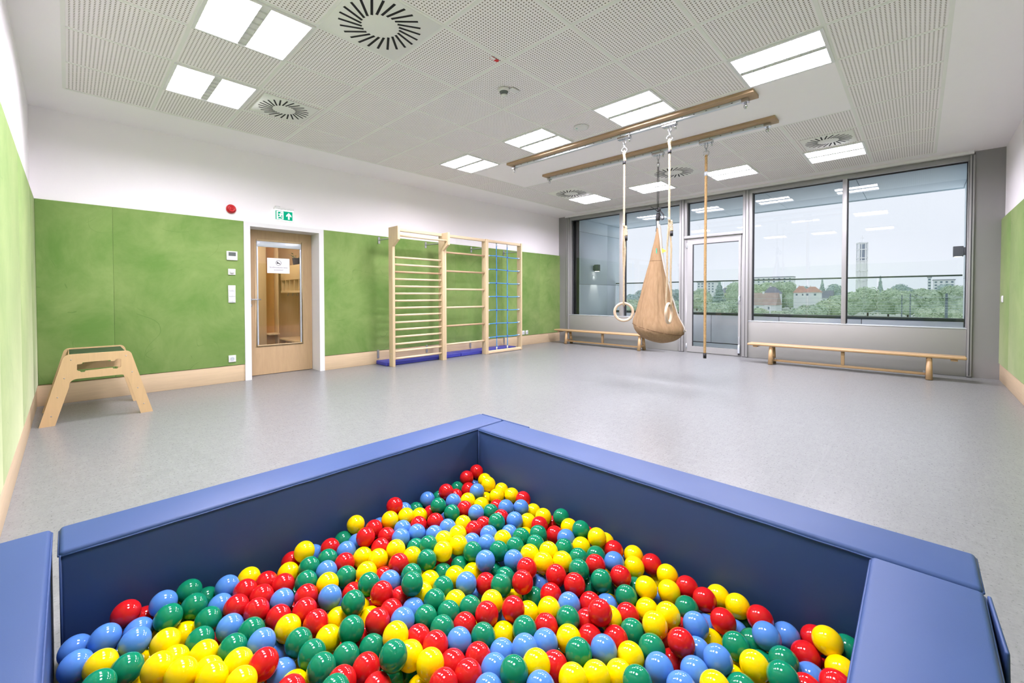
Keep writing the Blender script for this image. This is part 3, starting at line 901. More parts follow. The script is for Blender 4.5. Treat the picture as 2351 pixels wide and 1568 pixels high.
BALLS = """0,1475,171B 556,911,199G 141,1296,188Y 175,1221,199Y 1409,161,173Y 1217,284,149Y 88,1367,175G 56,1515,185B 330,1143,176R 111,1442,186B 1160,353,158B 429,1036,168G 742,677,187G 622,849,175Y 1146,440,160R 1043,454,146B 1331,283,161B 1194,219,175G 186,1484,187G 102,1567,199R 44,1422,178Y 995,584,146B 226,1169,189Y 926,617,159G 537,1095,172G 170,1413,165Y 518,978,149R 426,1174,156G 1261,338,142G 1074,643,173R 1257,442,144B 1384,203,123R 677,769,162R 607,1078,165R 1345,396,133R 1162,519,155Y 250,1512,171G 808,662,173Y 904,551,152Y 350,1228,167B 434,1105,159G 1035,528,136Y 588,1186,173G 422,1243,158Y 309,1366,155B 558,1279,159B 841,576,169Y 271,1438,158G 1435,382,138Y 496,1044,150G 741,879,145B 924,846,156R 486,1209,156R 271,1107,188Y 1103,389,139B 0,1552,166B 1394,464,137R 945,464,168G 292,1266,164G 858,891,151R 1097,498,139G 378,1369,164R 753,1121,183G 287,1197,169Y 1283,234,149G 492,1141,145Y 903,709,145B 184,1554,192B 1231,511,151Y 612,991,171Y 676,1174,164R 612,922,159Y 804,850,139G 1316,618,138Y 1029,901,160R 1135,573,120G 1233,734,146G 235,1306,157Y 1356,560,134Y 1430,256,120B 837,725,159B 35,1325,193G 1019,716,144G 340,1428,164R 679,903,157R 1410,317,148R 896,777,148G 867,650,140R 240,1376,151G 563,1031,141G 740,741,155B 963,674,142Y 250,1581,181G 1148,781,152R 373,1146,121B 729,1017,142G 915,1048,140B 747,809,140R 451,1376,153B 965,522,135Y 1286,129,153R 981,951,149G 670,1243,163G 420,1313,151R 1356,126,146Y 1300,700,144R 482,1279,157R 1015,1061,165B 609,780,175R 1253,655,122G 1141,850,153R 879,1217,160G 345,1553,162B 347,1308,155G 1332,495,126G 736,947,145G 664,1038,158B 683,836,144R 1422,528,131R 648,1357,143G 959,750,136R 1394,699,134Y 793,1058,139G 1019,785,136Y 797,920,135R 948,1213,163Y 868,833,116Y 478,1446,155R 583,1544,178Y 1068,590,128R 810,782,129B 1071,331,159Y 780,1469,180R 792,988,138G 511,1342,154R 1454,663,133R 1431,597,135Y 792,1260,165R 1157,917,159Y 410,1431,159R 854,960,136G 1403,854,173Y 536,1407,156G 1018,389,154B 381,1494,160R 671,971,141R 1099,1004,155B 975,1017,124R 768,1356,151Y 1082,756,133B 1212,807,158G 1254,585,114Y 580,1346,157Y 1193,619,113R 761,611,178B 1095,1074,160G 1026,1139,159G 450,970,163R 1460,445,123Y 1080,825,130R 1024,644,125R 1348,751,149B 1280,785,154R 857,1097,130G 916,928,138Y 1090,935,161R 571,1471,159G 1018,1209,158Y 123,1509,168B 1213,876,155Y 735,1224,148B 838,1352,157Y 802,1590,174Y 605,1411,156B 509,908,148R 1460,125,141G 1407,928,172G 1318,182,117B 219,1470,125Y 313,1493,148B 674,1421,149R 1136,291,136G 697,1308,157Y 555,1220,121Y 743,1421,140Y 668,1106,146R 412,1570,150Y 918,1525,172Y 517,1514,144Y 447,1510,147R 1223,1211,165G 932,1280,163G 178,1344,154Y 1065,883,97G 678,699,169B 1460,194,129R 1140,717,125R 709,1481,151B 411,923,196G 1420,793,142R 960,1395,152B 985,840,112Y 924,1116,126Y 1166,986,154Y 1456,733,133Y 1124,1470,176G 971,1574,195R 1147,1406,160G 1223,1335,158B 1293,1175,159B 1198,416,119B 639,1481,152G 890,1400,159B 1101,1143,154B 987,1512,166Y 1292,413,91Y 1162,1054,155G 852,1027,121Y 1222,944,158Y 1459,1060,154G 351,1024,169R 1289,923,150G 1401,1235,153B 732,1085,128B 1354,322,107G 1140,1258,148R 1129,642,125Y 1350,889,145Y 1365,1024,130R 864,1284,148Y 853,1165,120Y 675,1541,152R 1280,854,147G 797,1190,158G 1291,1048,152G 1077,688,120R 1143,460,93R 230,1236,159Y 849,1531,160R 1227,1081,153G 1067,1416,149R 1153,1590,154B 812,1417,147R 1350,958,148B 1230,1012,153G 867,1465,148R 1340,1456,175B 1218,1404,153R 1423,1465,179Y 733,1158,127R 1221,1538,185R 1128,912,95B 1343,1272,160B 1168,1123,152Y 1240,179,140R 1391,1587,183R 1072,1277,149Y 1210,1472,165B 1348,1088,151R 1200,695,99B 991,1101,113Y 1158,1191,148B 1001,1276,155Y 991,1170,107G 1457,1343,153Y 795,1127,127Y 923,1183,106G 1411,1118,152Y 1341,820,143G 1398,1384,155Y 1077,1347,146B 1356,1158,136Y 555,1590,133R 1288,1312,146G 562,937,113G 1008,1345,147B 296,1590,130G 1037,987,129G 1005,1448,147R 749,1590,130G 1428,998,146Y 1144,1328,143Y 1460,1590,193R 937,1461,151B 379,1243,104B 640,1291,122R 1459,1274,158R 1053,1511,143Y 626,1154,120Y 1087,1210,138B 1274,1446,156Y 378,1076,130Y 1298,1381,149Y 918,1342,133G 143,1589,148R 1234,784,95G 1460,1215,121Y 625,954,86G 1345,1523,158R 1232,1148,139B 1064,1070,99G 1207,1272,136R 1460,1413,154Y 754,1296,119R 1282,1243,149R 1392,375,84B 604,867,107Y 633,1590,126B 1295,284,102G 1343,669,98G 772,1524,137B 1355,444,84B 1332,1590,146G 1457,1526,168Y 573,1110,114R 1089,1590,128G 1460,852,133Y 1021,936,84Y 1120,1520,127R 1278,1537,144R 123,1458,104Y 1376,599,79B 1385,1447,123Y 1337,781,36G 954,919,80B 1460,645,66Y 1352,1336,137R 1197,504,90R 971,1239,97R 963,1056,67B 1192,328,101Y 1460,361,74G 1221,1590,137G 1024,1586,151B 625,1224,115Y 1460,1109,104R 1270,492,96R 711,1300,36R 1193,844,86B 1423,172,74R 109,1390,113Y 177,1590,88Y 281,1401,100R 426,1166,76Y 1283,346,73Y 1443,1590,126B 1299,1124,112Y 483,1383,91R 1127,1094,78B 626,1345,77B 1217,719,36B 909,1590,125B 966,702,74G 1181,1506,96B 1069,1311,36G 8,1510,111G 511,1446,93G 1286,733,36Y 234,1561,116G 786,1511,36R 586,1430,36R 76,1524,119B 900,1472,36Y 695,1394,88Y 903,1254,98Y 1445,450,36Y 681,1149,36R 1269,613,36R 825,1430,36R 1452,779,81B 419,1289,70B 1394,822,36Y 141,1522,81G 1391,892,36B 810,1287,78B 1276,815,36B 1079,827,36Y 1126,1267,36G 1442,1162,36Y 1194,1041,36B 380,1215,36R 1106,1510,36B 546,1156,68R 383,1497,36R 423,1419,36Y 913,977,36Y 1149,1565,36R 1080,1004,36G 1078,515,75B 464,1231,36G 453,1483,36B 1267,1018,36Y 91,1590,102R 1460,938,127R 508,972,36G 255,1471,36R 235,386,36Y 1100,186,36Y 1457,1243,36G 791,1020,36G 128,829,36R 306,718,36G 541,733,36B 121,480,36B 334,1283,36Y 1008,535,36R 1273,193,36B 724,1046,36Y 1093,902,36R 61,725,36B 642,910,36Y 481,125,36R 114,274,36G 610,1124,36G 251,592,36B 480,402,36G 756,1209,36G 431,223,36B 185,1282,36G 814,170,36Y 22,1578,105B 1386,720,67R 873,1128,36B 1383,1302,36B 1257,538,36B 772,226,36Y 182,724,36B 287,125,36B 1417,1302,100B 310,1217,36G 121,620,36G 1135,125,36G 425,1350,36R 799,322,36Y 648,1397,36B 185,216,36R 586,506,36G 392,1059,36R 426,293,36Y 915,431,36Y 1227,1441,36R 0,1323,36G 1338,391,36G 802,1152,36G 523,1484,36Y 924,125,36G 194,863,36G 497,609,36Y 114,1443,36B 62,1075,36B 895,1211,36R 313,1147,36Y 456,850,36Y 922,663,36R 645,1279,36R 1193,303,36B 754,576,84B 549,621,83R 582,789,36G 306,165,91G 995,417,36G 82,1111,92G 1267,1499,36Y 60,1147,36Y 704,523,85B 536,507,85B 0,760,36R 994,125,36B 1073,250,36G 460,446,88Y 214,547,86R 123,1178,36Y 344,709,94Y 735,416,73R 0,830,36R 467,293,93G 460,182,85B 259,349,96R 889,496,36R 60,445,36R 148,790,93R 123,968,36G 421,738,86B 616,404,80R 53,289,78B 366,796,80R 712,191,36R 606,726,61R 242,689,36Y 58,233,36R 452,575,78Y 0,971,36R 306,285,36R 1219,238,36G 569,877,36Y 640,453,36Y 245,967,36R 0,125,36B 62,935,36R 335,901,89B 61,1288,36R 393,389,94Y 395,989,36B 213,420,93Y 799,270,83R 378,921,36B 192,125,36R 669,708,36Y 845,441,36Y 485,331,36B 124,1318,36Y 959,152,91G 80,125,95Y 472,744,36G 21,796,93R 325,536,36G 909,330,83R 621,125,36B 697,827,36G 309,466,36B 858,125,67B 582,177,70Y 408,512,93Y 0,1393,36Y 543,373,36B 125,1038,36B 314,1077,36R 254,828,36Y 460,646,86G 673,321,36B 1010,343,36B 871,563,36R 81,691,94Y 678,639,36B 776,459,36B 233,639,85B 503,902,36Y 505,1590,36G 356,125,36Y 246,247,36G 272,1138,92R 951,1521,36Y 144,238,89Y 23,1004,93R 240,125,88R 288,411,75G 1131,1445,36G 118,198,36R 14,341,36G 350,445,89G 296,645,36G 738,698,36Y 1140,348,36G 648,1066,36G 380,1128,36B 1460,1426,36G 576,274,94B 477,797,81Y 246,1244,36Y 256,898,36Y 113,400,36R 738,287,36G 734,977,36G 849,1548,36Y 967,609,36Y 774,1365,36B 0,480,36B 1359,1212,36B 1018,1540,36B 65,1358,36B 1154,980,36B 0,550,36Y 182,654,36Y 419,620,36R 950,1411,36R 344,1437,36Y 270,480,95B 611,556,81R 163,689,94Y 724,236,88G 1231,411,57Y 874,374,36G 328,1009,36G 1392,1527,36G 562,235,36G 829,857,36G 184,932,36Y 798,740,36G 361,671,36B 1103,447,36Y 186,1072,36R 516,1097,36G 938,546,36Y 61,795,36R 382,1581,36G 945,369,36G 707,472,36Y 1185,1230,36G 244,317,36R 1404,961,36Y 240,456,36B 543,1032,36Y 455,1024,36G 727,1460,36R 712,911,36R 184,1212,36R 211,1417,36R 702,573,36B 1096,1182,36Y 498,539,36R 188,794,36Y 530,1341,36Y 841,237,36B 288,1377,36B 0,272,36B 121,550,36B 1327,1394,36R 559,570,36R 1258,1378,36G 422,362,36B 1047,1235,36G 1134,1337,36Y 1161,769,36B 445,940,36R 0,1253,36R 301,355,36Y 1321,889,36G 753,525,36R 125,1108,36B 717,1529,36G 1332,1564,36B 654,522,36G 965,480,36B 860,632,36Y 1259,1273,36R 822,513,36Y 121,759,36Y 309,1515,36B 1227,1155,36G 1043,657,59G 1018,589,79R 1086,602,59R 843,1358,36R 306,210,36B 386,852,36R 420,790,36Y 419,155,36R 174,434,36B 860,771,36R 1285,1194,36Y 562,1542,36Y 1430,1055,36Y 64,1492,36Y 1177,1392,36G 1020,1408,36Y 368,254,36Y 1307,1324,36G 357,1368,36B 181,584,36B 825,1219,36B 1458,562,36B 759,859,36G 0,409,36B 0,1182,36R 1250,950,36B 879,906,36G 1030,185,36B 1289,125,36B 687,1223,36R 838,967,36B 682,1590,36Y 678,251,36G 416,431,36G 1061,392,36G 998,1335,36Y 1335,976,36R 760,125,36G 1408,1369,36B 1382,507,36G 375,487,36G 672,391,36G 575,1288,36Y 124,1248,36B 351,601,36R 509,189,36Y 1372,1123,36Y 818,1084,36B 964,841,36Y 939,1590,36B 447,1108,36G 1393,654,36G 628,1518,36B 122,899,36R 1256,1568,36Y 242,178,36R 1087,747,36Y 150,1383,36Y 745,1120,69B 276,1249,98B 198,1273,108B 372,740,36R 121,690,36R 884,182,36B 1018,1108,36G 690,125,36Y 574,947,36G 781,926,36B 170,359,36B 61,585,36Y 123,125,36R 446,1552,36Y 249,758,36G 63,1005,36B 795,392,36G 1002,763,36B 549,303,36Y 608,1008,36G 1343,1059,36Y 0,901,36R 1458,1550,36B 734,768,36B 774,1586,36G 1390,244,36B 615,1194,36G 492,258,36B 629,841,36R 569,669,36R 25,1550,36R 1328,1464,36Y 944,1142,36B 613,615,36R 220,1531,36R 0,1463,36R 572,437,36B 747,626,36R 946,1276,36B 401,552,36B 61,655,36R 182,285,36R 877,1046,36B 0,195,36R 894,832,36R 257,523,36Y 1460,845,36B 1267,289,36Y 1210,132,36G 0,1111,36R 1331,554,36R 733,357,36Y 651,775,36G 983,975,36G 1212,1325,36G 210,1347,36Y 508,465,36B 317,859,36Y 497,678,36Y 270,1309,36R 83,337,36B 0,1041,36Y 522,825,36B 955,300,36R 286,1588,36B 1038,472,36Y 534,1232,36Y 1251,880,36R 1460,919,36B 1398,1457,36B 428,689,36R 864,701,36Y 910,1336,36B 1088,1390,36G 1165,414,36Y 1353,153,36R 175,1477,36B 615,281,36G 61,158,36R 258,1035,36R 248,1174,36R 311,941,36B 1460,218,36Y 1424,305,36Y 248,1104,36G 1026,873,36G 1076,320,36G 1262,1088,36Y 354,400,36R 866,303,36R 1043,1475,36R 1159,1140,36B 1115,662,36G 1181,567,36Y 312,788,36R 957,195,36G 422,891,82B 1170,189,36R 609,350,36R 185,1002,36Y 54,387,75B 0,1076,97G 759,174,86B 185,508,36R 641,192,36B 165,894,92R 364,323,36R 60,515,36G 212,189,98R 910,247,36B 186,1142,36B 300,579,86R 674,440,96G 142,317,84B 1003,249,36G 61,1218,36R 444,495,36G 1065,125,36Y 372,633,95Y 366,190,65R 518,228,94G 839,344,89G 61,865,36G 147,398,97R 0,620,36Y 0,690,36R 551,125,36R 802,670,36G 930,767,36R 1143,254,36Y 805,588,36B 1181,903,36R 1320,245,36Y"""
BC = {'R': ('ball_red', 'red'), 'Y': ('ball_yellow', 'yellow'), 'G': ('ball_green', 'green'), 'B': ('ball_blue', 'blue')}
BR = .0346
bmesh_of = {}
for k, (m, nm) in BC.items():
    bmesh_of[k] = MB().sphere((0, 0, 0), BR, 40, 20).mesh('play_ball', m)
rest = {k: [] for k in BC}
N_SINGLE = 298
rb = random.Random(7)
ORD = ['', 'second ', 'third ', 'fourth ', 'fifth ', 'sixth ', 'seventh ', 'eighth ', 'ninth ', 'tenth ', 'eleventh ', 'twelfth ', 'thirteenth ', 'fourteenth ', 'fifteenth ', 'sixteenth ', 'seventeenth ', 'eighteenth ', 'nineteenth ', 'twentieth ', 'twenty-first ', 'twenty-second ', 'twenty-third ', 'twenty-fourth ', 'twenty-fifth ', 'twenty-sixth ', 'twenty-seventh ', 'twenty-eighth ', 'twenty-ninth ', 'thirtieth ']
singles = []
for idx, s in enumerate(BALLS.split()):
    k = s[-1]
    p = tuple(int(q) / 1000 for q in s[:-1].split(','))
    if idx < N_SINGLE:
        singles.append((p, k))
    else:
        rest[k].append(p)
row_a = sorted([b for b in singles if b[0][1] > 1.565], key=lambda b: -b[0][0])       # touching the back left pad
row_b = sorted([b for b in singles if b[0][0] > 1.435 and b not in row_a], key=lambda b: -b[0][1])   # touching the right pad
lab = {}
for row, pad_nm in ((row_a, 'back left pad'), (row_b, 'right pad')):
    cnt = {}
    for b in row:
        n = cnt.get(b[1], 0)
        cnt[b[1]] = n + 1
        lab[b[0]] = '%s ball resting against the %s, %s from the far corner' % (BC[b[1]][1], pad_nm, (ORD[n] + BC[b[1]][1]) if n else 'first ' + BC[b[1]][1])
def zone(p):
    return '%s %s' % ('far' if p[0] + p[1] > 2.05 else ('near' if p[0] + p[1] < 1.25 else 'middle'), 'left' if p[1] - p[0] > .28 else ('right' if p[1] - p[0] < -.28 else 'central'))
seen = {}
for p, k in sorted(singles, key=lambda b: -(b[0][0] + b[0][1])):
    if p not in lab:
        n = seen.get((zone(p), k), 0)
        seen[(zone(p), k)] = n + 1
        lab[p] = 'glossy %s ball in the %s part of the pit, %s%s from the back' % (BC[k][1], zone(p), ORD[n] if n else 'first ', BC[k][1])
for p, k in singles:
    o = link('play_ball', bmesh_of[k], None, p)
    o.rotation_euler = (rb.uniform(0, 6), rb.uniform(0, 6), rb.uniform(0, 6))
    tag(o, lab[p], 'ball', 'loose %s balls in the ball pit' % BC[k][1])
m = MB()
for q, k in enumerate('RYGB'):
    m.cur = q
    for p in rest[k]:
        m.sphere(p, BR, 16, 9)
o = link('play_balls', m.mesh('play_balls', [BC[k][0] for k in 'RYGB']))
tag(o, 'lower layer of red, yellow, green and blue balls half hidden in the pit', 'balls', None, 'stuff')

# ------------------------------------------------------------------ stool by the door wall
SY0, SY1 = 5.15, 5.815
def stool_side(y):
    # profile in (x, z)
    o = []
    o += [(-.188, .0), (-.092, .0)]
    o += [(-.004, .318)]
    o += [(x, z) for x, z in arc(.047, .326, .053, 160, 90, 6)]
    o += [(x, z) for x, z in arc(.328, .326, .053, 90, 20, 6)]
    o += [(.466, .0), (.556, .0)]
    o += [(x, z) for x, z in arc(.365, .548, .046, 20, 90, 6)]
    o += [(x, z) for x, z in arc(.004, .548, .046, 90, 160, 6)]
    h = [(.046, .452), (.046, .520)] + [(.053, .529), (.075, .529), (.077, .540), (.112, .540), (.116, .529), (.262, .529), (.266, .517), (.296, .517), (.300, .529), (.325, .529), (.333, .521)]
    h = [(.046, .455), (.046, .500), (.050, .505), (.076, .505), (.082, .518), (.262, .520), (.266, .508), (.292, .508), (.296, .522), (.325, .525), (.333, .518),
         (.333, .455), (.328, .447), (.312, .447), (.308, .436), (.282, .436), (.276, .447), (.100, .443), (.094, .432), (.070, .432), (.064, .443), (.053, .445)]
    return outline_mesh('side_panel', o, [h], .018, lambda u, v, w: (u, y + w, v), 'stool_ply')
t = thing('climbing_stool', 'plywood trestle stool with dark green top against the green wall', 'stool', (.185, 5.48, 0))
for y in (SY0 + .009, SY1 - .009):
    sp = link('side_panel', stool_side(y), t)
part('seat_board', MB().box(.000, .372, SY0 + .019, SY1 - .019, .562, .582), 'stool_green', t, .002, label='dark green non-slip top board')
part('seat_edge', MB().box(-.006, -.001, SY0 + .02, SY1 - .02, .560, .582), 'stool_ply', t)
for (x, z) in ((.010, .547), (-.033, .393), (-.075, .237), (-.115, .083), (.368, .548), (.409, .394), (.448, .241), (.489, .086)):
    part('screw', MB().lathe((x, SY0 + .0005, z), (0, -1, 0), [(0, 0), (.0046, 0), (.0046, .001), (.0025, .0014), (0, .0014)], 12), 'steel', t)

# ------------------------------------------------------------------ wall bars
BY0, BY1 = 5.700, 5.812
def post_prof(x0, x1, over=False):
    if over:
        pr = [(BY0, 0), (BY1, 0), (BY1, 2.148), (5.553, 2.148), (5.553, 1.945), (BY0, 1.852)]
    else:
        pr = [(BY0, 0), (BY1, 0), (BY1, 2.148), (BY0, 2.148)]
    return MB().prism([(x0, y, z) for y, z in pr], (0, 0, 0), (x1 - x0, 0, 0))
def bracket(t, x, tx):
    m = MB().box(x - .018, x + .018, 6.157, 6.162, 1.935, 2.04)
    m.tube([(x, 6.157, 1.99), (x, 6.14, 1.99), (tx, BY1 + .03, 1.985), (tx, BY1, 1.985)], .010, 10)
    part('wall_bracket', m, 'steel', t)
def foot_bracket(t, x):
    m = MB().box(x - .018, x + .018, 6.160, 6.165, .09, .225).box(x - .018, x + .018, 6.13, 6.163, .0605, .066)
    part('foot_bracket', m, 'steel', t)
t = thing('wall_bars', 'pine wall bars with fifteen close rungs and overhanging pull-up bar', 'wall bars', (4.01, 5.755, 0), 'climbing frame sections on the door wall')
part('post', post_prof(3.505, 3.549, True), 'pine_z', t, .003)
part('post', post_prof(4.470, 4.512, True), 'pine_z', t, .003)
part('top_beam', MB().box(3.550, 4.469, 5.715, 5.76, 2.098, 2.145), 'pine_x', t, .003)
part('pull_up_bar', MB().cyl((3.549, 5.592, 2.012), (4.470, 5.592, 2.012), .0175), 'pine_x', t)
for k in range(15):
    z = .120 + k * .1122
    part('rung', MB().cyl((3.549, 5.742, z), (4.470, 5.742, z), .0165), 'pine_x_dark' if k in (12,) else 'pine_x', t)
bracket(t, 3.545, 3.527)
bracket(t, 4.458, 4.490)
for z in (.20, .80, 1.40, 2.0):
    part('bolt', MB().lathe((3.5045, 5.755, z), (-1, 0, 0), [(0, 0), (.007, 0), (.007, .003), (0, .003)], 10), 'steel', t)
t2 = thing('wall_bars', 'pine climbing ladder with six wide-spaced rungs, middle of the frame', 'wall bars', (5.02, 5.755, 0), 'climbing frame sections on the door wall')
part('post', post_prof(4.514, 4.553), 'pine_z', t2, .003)
part('post', post_prof(5.484, 5.519), 'pine_z', t2, .003)
part('top_beam', MB().box(4.554, 5.483, 5.715, 5.76, 2.098, 2.145), 'pine_x', t2, .003)
for k, z in enumerate((.257, .574, .892, 1.206, 1.518, 1.836)):
    part('rung', MB().cyl((4.553, 5.742, z), (5.484, 5.742, z), .0165), 'pine_x_dark' if k in (1, 4, 5) else 'pine_x', t2)
bracket(t2, 5.531, 5.502)
t3 = thing('rope_ladder_frame', 'pine frame strung with a blue rope climbing net, right end', 'climbing net', (6.01, 5.755, 0), 'climbing frame sections on the door wall')
part('post', post_prof(5.521, 5.555), 'pine_z', t3, .003)
part('post', post_prof(6.470, 6.505), 'pine_z', t3, .003)
part('top_beam', MB().box(5.556, 6.469, 5.715, 5.76, 2.098, 2.145), 'pine_x', t3, .003)
part('bottom_beam', MB().box(5.556, 6.469, 5.702, 5.76, .006, .055), 'pine_x', t3, .003)
HZ = [.302 + k * .2575 for k in range(7)]
for x in (5.805, 6.105):
    part('rope', MB().tube([(x + .004 * math.sin(z * 9), 5.738, z) for z in [.055 + 2.043 * i / 24 for i in range(25)]], .0085, 8), 'rope_blue', t3)
    for z in (.085, 2.07):
        part('rope_sleeve', MB().cyl((x, 5.738, z - .028), (x, 5.738, z + .028), .013, 10), 'pale_metal', t3)
for z in HZ:
    part('rope', MB().tube([(x, 5.738, z + .006 * math.sin((x - 5.556) / .914 * 6.28)) for x in [5.556 + .914 * i / 18 for i in range(19)]], .0085, 8), 'rope_blue', t3)
    for x in (5.805, 6.105):
        part('rope_knot', MB().sphere((x, 5.738, z), .021, 14, 8, (1, .8, .8)), 'knot_blue', t3)
    for x, d in ((5.556, 1), (6.469, -1)):
        part('rope_sleeve', MB().cyl((x, 5.738, z), (x + d * .05, 5.738, z), .0135, 10), 'pale_metal', t3)
bracket(t3, 6.443, 6.487)
for q, x in ((t, 3.515), (t, 4.474), (t2, 5.507), (t3, 6.460)):
    foot_bracket(q, x)

# mats stored behind the bars
for x0, x1, lab in ((3.475, 4.985, 'blue gym mat on the floor behind the close-rung wall bars'), (4.995, 6.465, 'blue gym mat on the floor behind the blue rope net')):
    t = thing('gym_mat', lab, 'mat', ((x0 + x1) / 2, 5.98, 0), 'blue gym mats behind the wall bars')
    part('mat_cushion', MB().box(x0, x1, 5.832, 6.155, .001, .060), 'mat_blue', t, .008, 3)
    sm = MB()
    for y in (5.8315,):
        sm.tube([(x0 + .01, y, .050), (x1 - .01, y, .050)], .003, 6)
        sm.tube([(x0 + .01, y, .012), (x1 - .01, y, .012)], .003, 6)
    part('mat_seam', sm, 'mat_blue', t)

# ------------------------------------------------------------------ benches
def bench(xc, yc, label):
    """long side along y"""
    L, Wd = 2.40, .24
    t = thing('gym_bench', label, 'bench', (xc, yc, 0), 'long gym benches under the windows')
    y0, y1 = yc - L / 2, yc + L / 2
    part('seat', MB().box(xc - Wd / 2, xc + Wd / 2, y0, y1, .285, .320), 'bench_wood', t, .012, 3)
    for s in (-1, 1):
        ly = yc + s * .875
        for sx in (-1, 1):
            part('leg', MB().tube([(xc + sx * .115, ly, .002), (xc + sx * .075, ly, .270)], [.034, .027], 12), 'bench_wood_z', t)
        part('leg_brace', MB().box(xc - .10, xc + .10, ly - .016, ly + .016, .252, .284), 'bench_wood', t, .003)
        part('end_block', MB().box(xc - .09, xc + .09, ly + s * .19, ly + s * .25, .258, .284), 'bench_wood', t, .004)
        part('steel_bracket', MB().box(xc - .02, xc + .02, ly - s * .055, ly - s * .033, .06, .10).box(xc - .025, xc + .025, ly - s * .09, ly - s * .03, .272, .284), 'steel', t)
        part('cross_foot', MB().box(xc - .085, xc + .085, ly - .018, ly + .018, .055, .105), 'bench_wood', t, .004)
    part('stretcher', MB().box(xc - .024, xc + .024, yc - .86, yc + .86, .045, .078), 'bench_wood', t, .006)
    part('centre_post', MB().box(xc - .024, xc + .024, yc - .02, yc + .02, .078, .286), 'bench_wood_z', t, .003)
    return t
bench(7.905, .770, 'long wooden gym bench under the wide right window')
bench(8.055, 4.780, 'long wooden gym bench under the left window behind the swing')

# ------------------------------------------------------------------ rails, rings, rope, swing
def rail(x0, x1, y0, y1, xr, label):
    t = thing('ceiling_rail', label, 'rail', ((x0 + x1) / 2, (y0 + y1) / 2, CH), 'wooden swing rails on the ceiling')
    part('board', MB().box(x0, x1, y0, y1, CH - .033, CH - .001), 'track_wood', t, .003)
    part('metal_track', MB().box(xr - .022, xr + .022, y0 + .10, y1 - .06, CH - .062, CH - .033), 'pale_metal', t, .002)
    m = MB()
    n = 24
    for k in range(n):
        y = y0 + .2 + (y1 - y0 - .4) * k / (n - 1)
        m.box(xr - .0225, xr - .0218, y - .007, y + .007, CH - .051, CH - .045)
    part('track_slots', m, 'slot_black', t)
    for y in (y0 + .09, y1 - .06):
        e = MB().box(xr - .026, xr + .026, y - .03, y + .03, CH - .072, CH - .036)
        e.cyl((xr, y, CH - .072), (xr, y, CH - .125), .010, 10).cyl((xr, y, CH - .095), (xr, y, CH - .110), .017, 8)
        part('end_stop', e, 'chrome', t)
    return t
RX1, RX2 = 4.52, 5.335
rail(4.412, 4.600, 1.085, 4.160, RX1, 'wooden swing rail carrying the two gymnastic rings')
rail(5.225, 5.412, 1.085, 4.165, RX2, 'wooden swing rail carrying the swing seat and climbing rope')

def trolley(t, x, y, ringz):
    m = MB().box(x - .03, x + .03, y - .075, y + .075, CH - .092, CH - .064)
    part('trolley', m, 'chrome', t, .003)
    part('stop_screw', MB().cyl((x, y - .06, CH - .092), (x, y - .06, CH - .135), .010, 10), 'chrome', t)
    sh = MB()
    sh.tube([(x, y - .014, CH - .092), (x, y - .016, CH - .13), (x, y - .008, CH - .155), (x, y + .008, CH - .155), (x, y + .016, CH - .13), (x, y + .014, CH - .092)], .0048, 8)
    zt, zb = CH - .145, ringz
    c2 = [(x - .011 * math.sin(a), y, (zt + zb) / 2 + (zt - zb) / 2 * math.cos(a)) for a in [2 * math.pi * i / 16 for i in range(16)]]
    sh.tube(c2, .0048, 8, closed=True)
    part('carabiner', sh, 'steel', t)

def ring_rig(y, nrm, label):
    x = RX1
    t = thing('gymnastic_ring', label, 'gymnastic ring', (x, y, CH), 'gymnastic rings on ropes')
    trolley(t, x, y, 2.775)
    part('steel_ring', torus(MB(), (x, y, 2.757), (1, .45, 0), .028, .0055), 'chrome', t)
    m = MB()
    rope(m, [(x, y, 2.735), (x, y, 1.905)], .0125, 3, .05)
    m.sphere((x, y, 2.725), .019, 12, 8, (1, 1, 1.5))
    rope(m, [(x - .006, y + .006, 2.72), (x + .004, y - .006, 2.63)], .016, 3, .04)
    part('rope', m, 'rope_natural', t)
    part('tape', MB().cyl((x, y, 2.595), (x, y, 2.632), .0175, 12), 'black_matte', t)
    k = MB()
    torus(k, (x, y, 1.895), (.4, -1, .2), .017, .0125, 20, 8)
    rope(k, [(x + .010, y - .012, 1.885), (x + .006, y - .022, 1.775)], .020, 3, .055)
    part('rope_eye', k, 'rope_natural', t)
    part('tape_end', MB().cyl((x + .006, y - .022, 1.722), (x + .006, y - .022, 1.772), .0165, 12), 'black_matte', t)
    zc, R, r = .902, .100, .0155
    top = zc + R
    d = Vector(nrm).normalized()
    lp = MB()
    for s in (-1, 1):
        e = d * (s * .028)
        pts = [(x, y, 1.890), (x + e.x * .35 + .004, y + e.y * .35 + .012 * s, 1.60), (x + e.x * .6, y + e.y * .6, 1.30), (x + e.x, y + e.y, top + .02)]
        pts += [(x + e.x * .7, y + e.y * .7, top - .020)]
        rope(lp, pts, .0115, 3, .045)
    rope(lp, [(x + d.x * .0196, y + d.y * .0196, top - .022), (x, y, top - .029), (x - d.x * .0196, y - d.y * .0196, top - .022)], .0115, 3, .045)
    part('rope_loop', lp, 'rope_natural', t)
    part('wooden_ring', torus(MB(), (x, y, zc), nrm, R, r, 56, 16), 'ring_wood', t, label='pale round wooden ring')
    return t
ring_rig(2.408, (1, .52, 0), 'wooden gymnastic ring seen face on, left of the hanging swing')
ring_rig(1.888, (-.12, 1, 0), 'wooden gymnastic ring seen edge on, in front of the hanging swing')

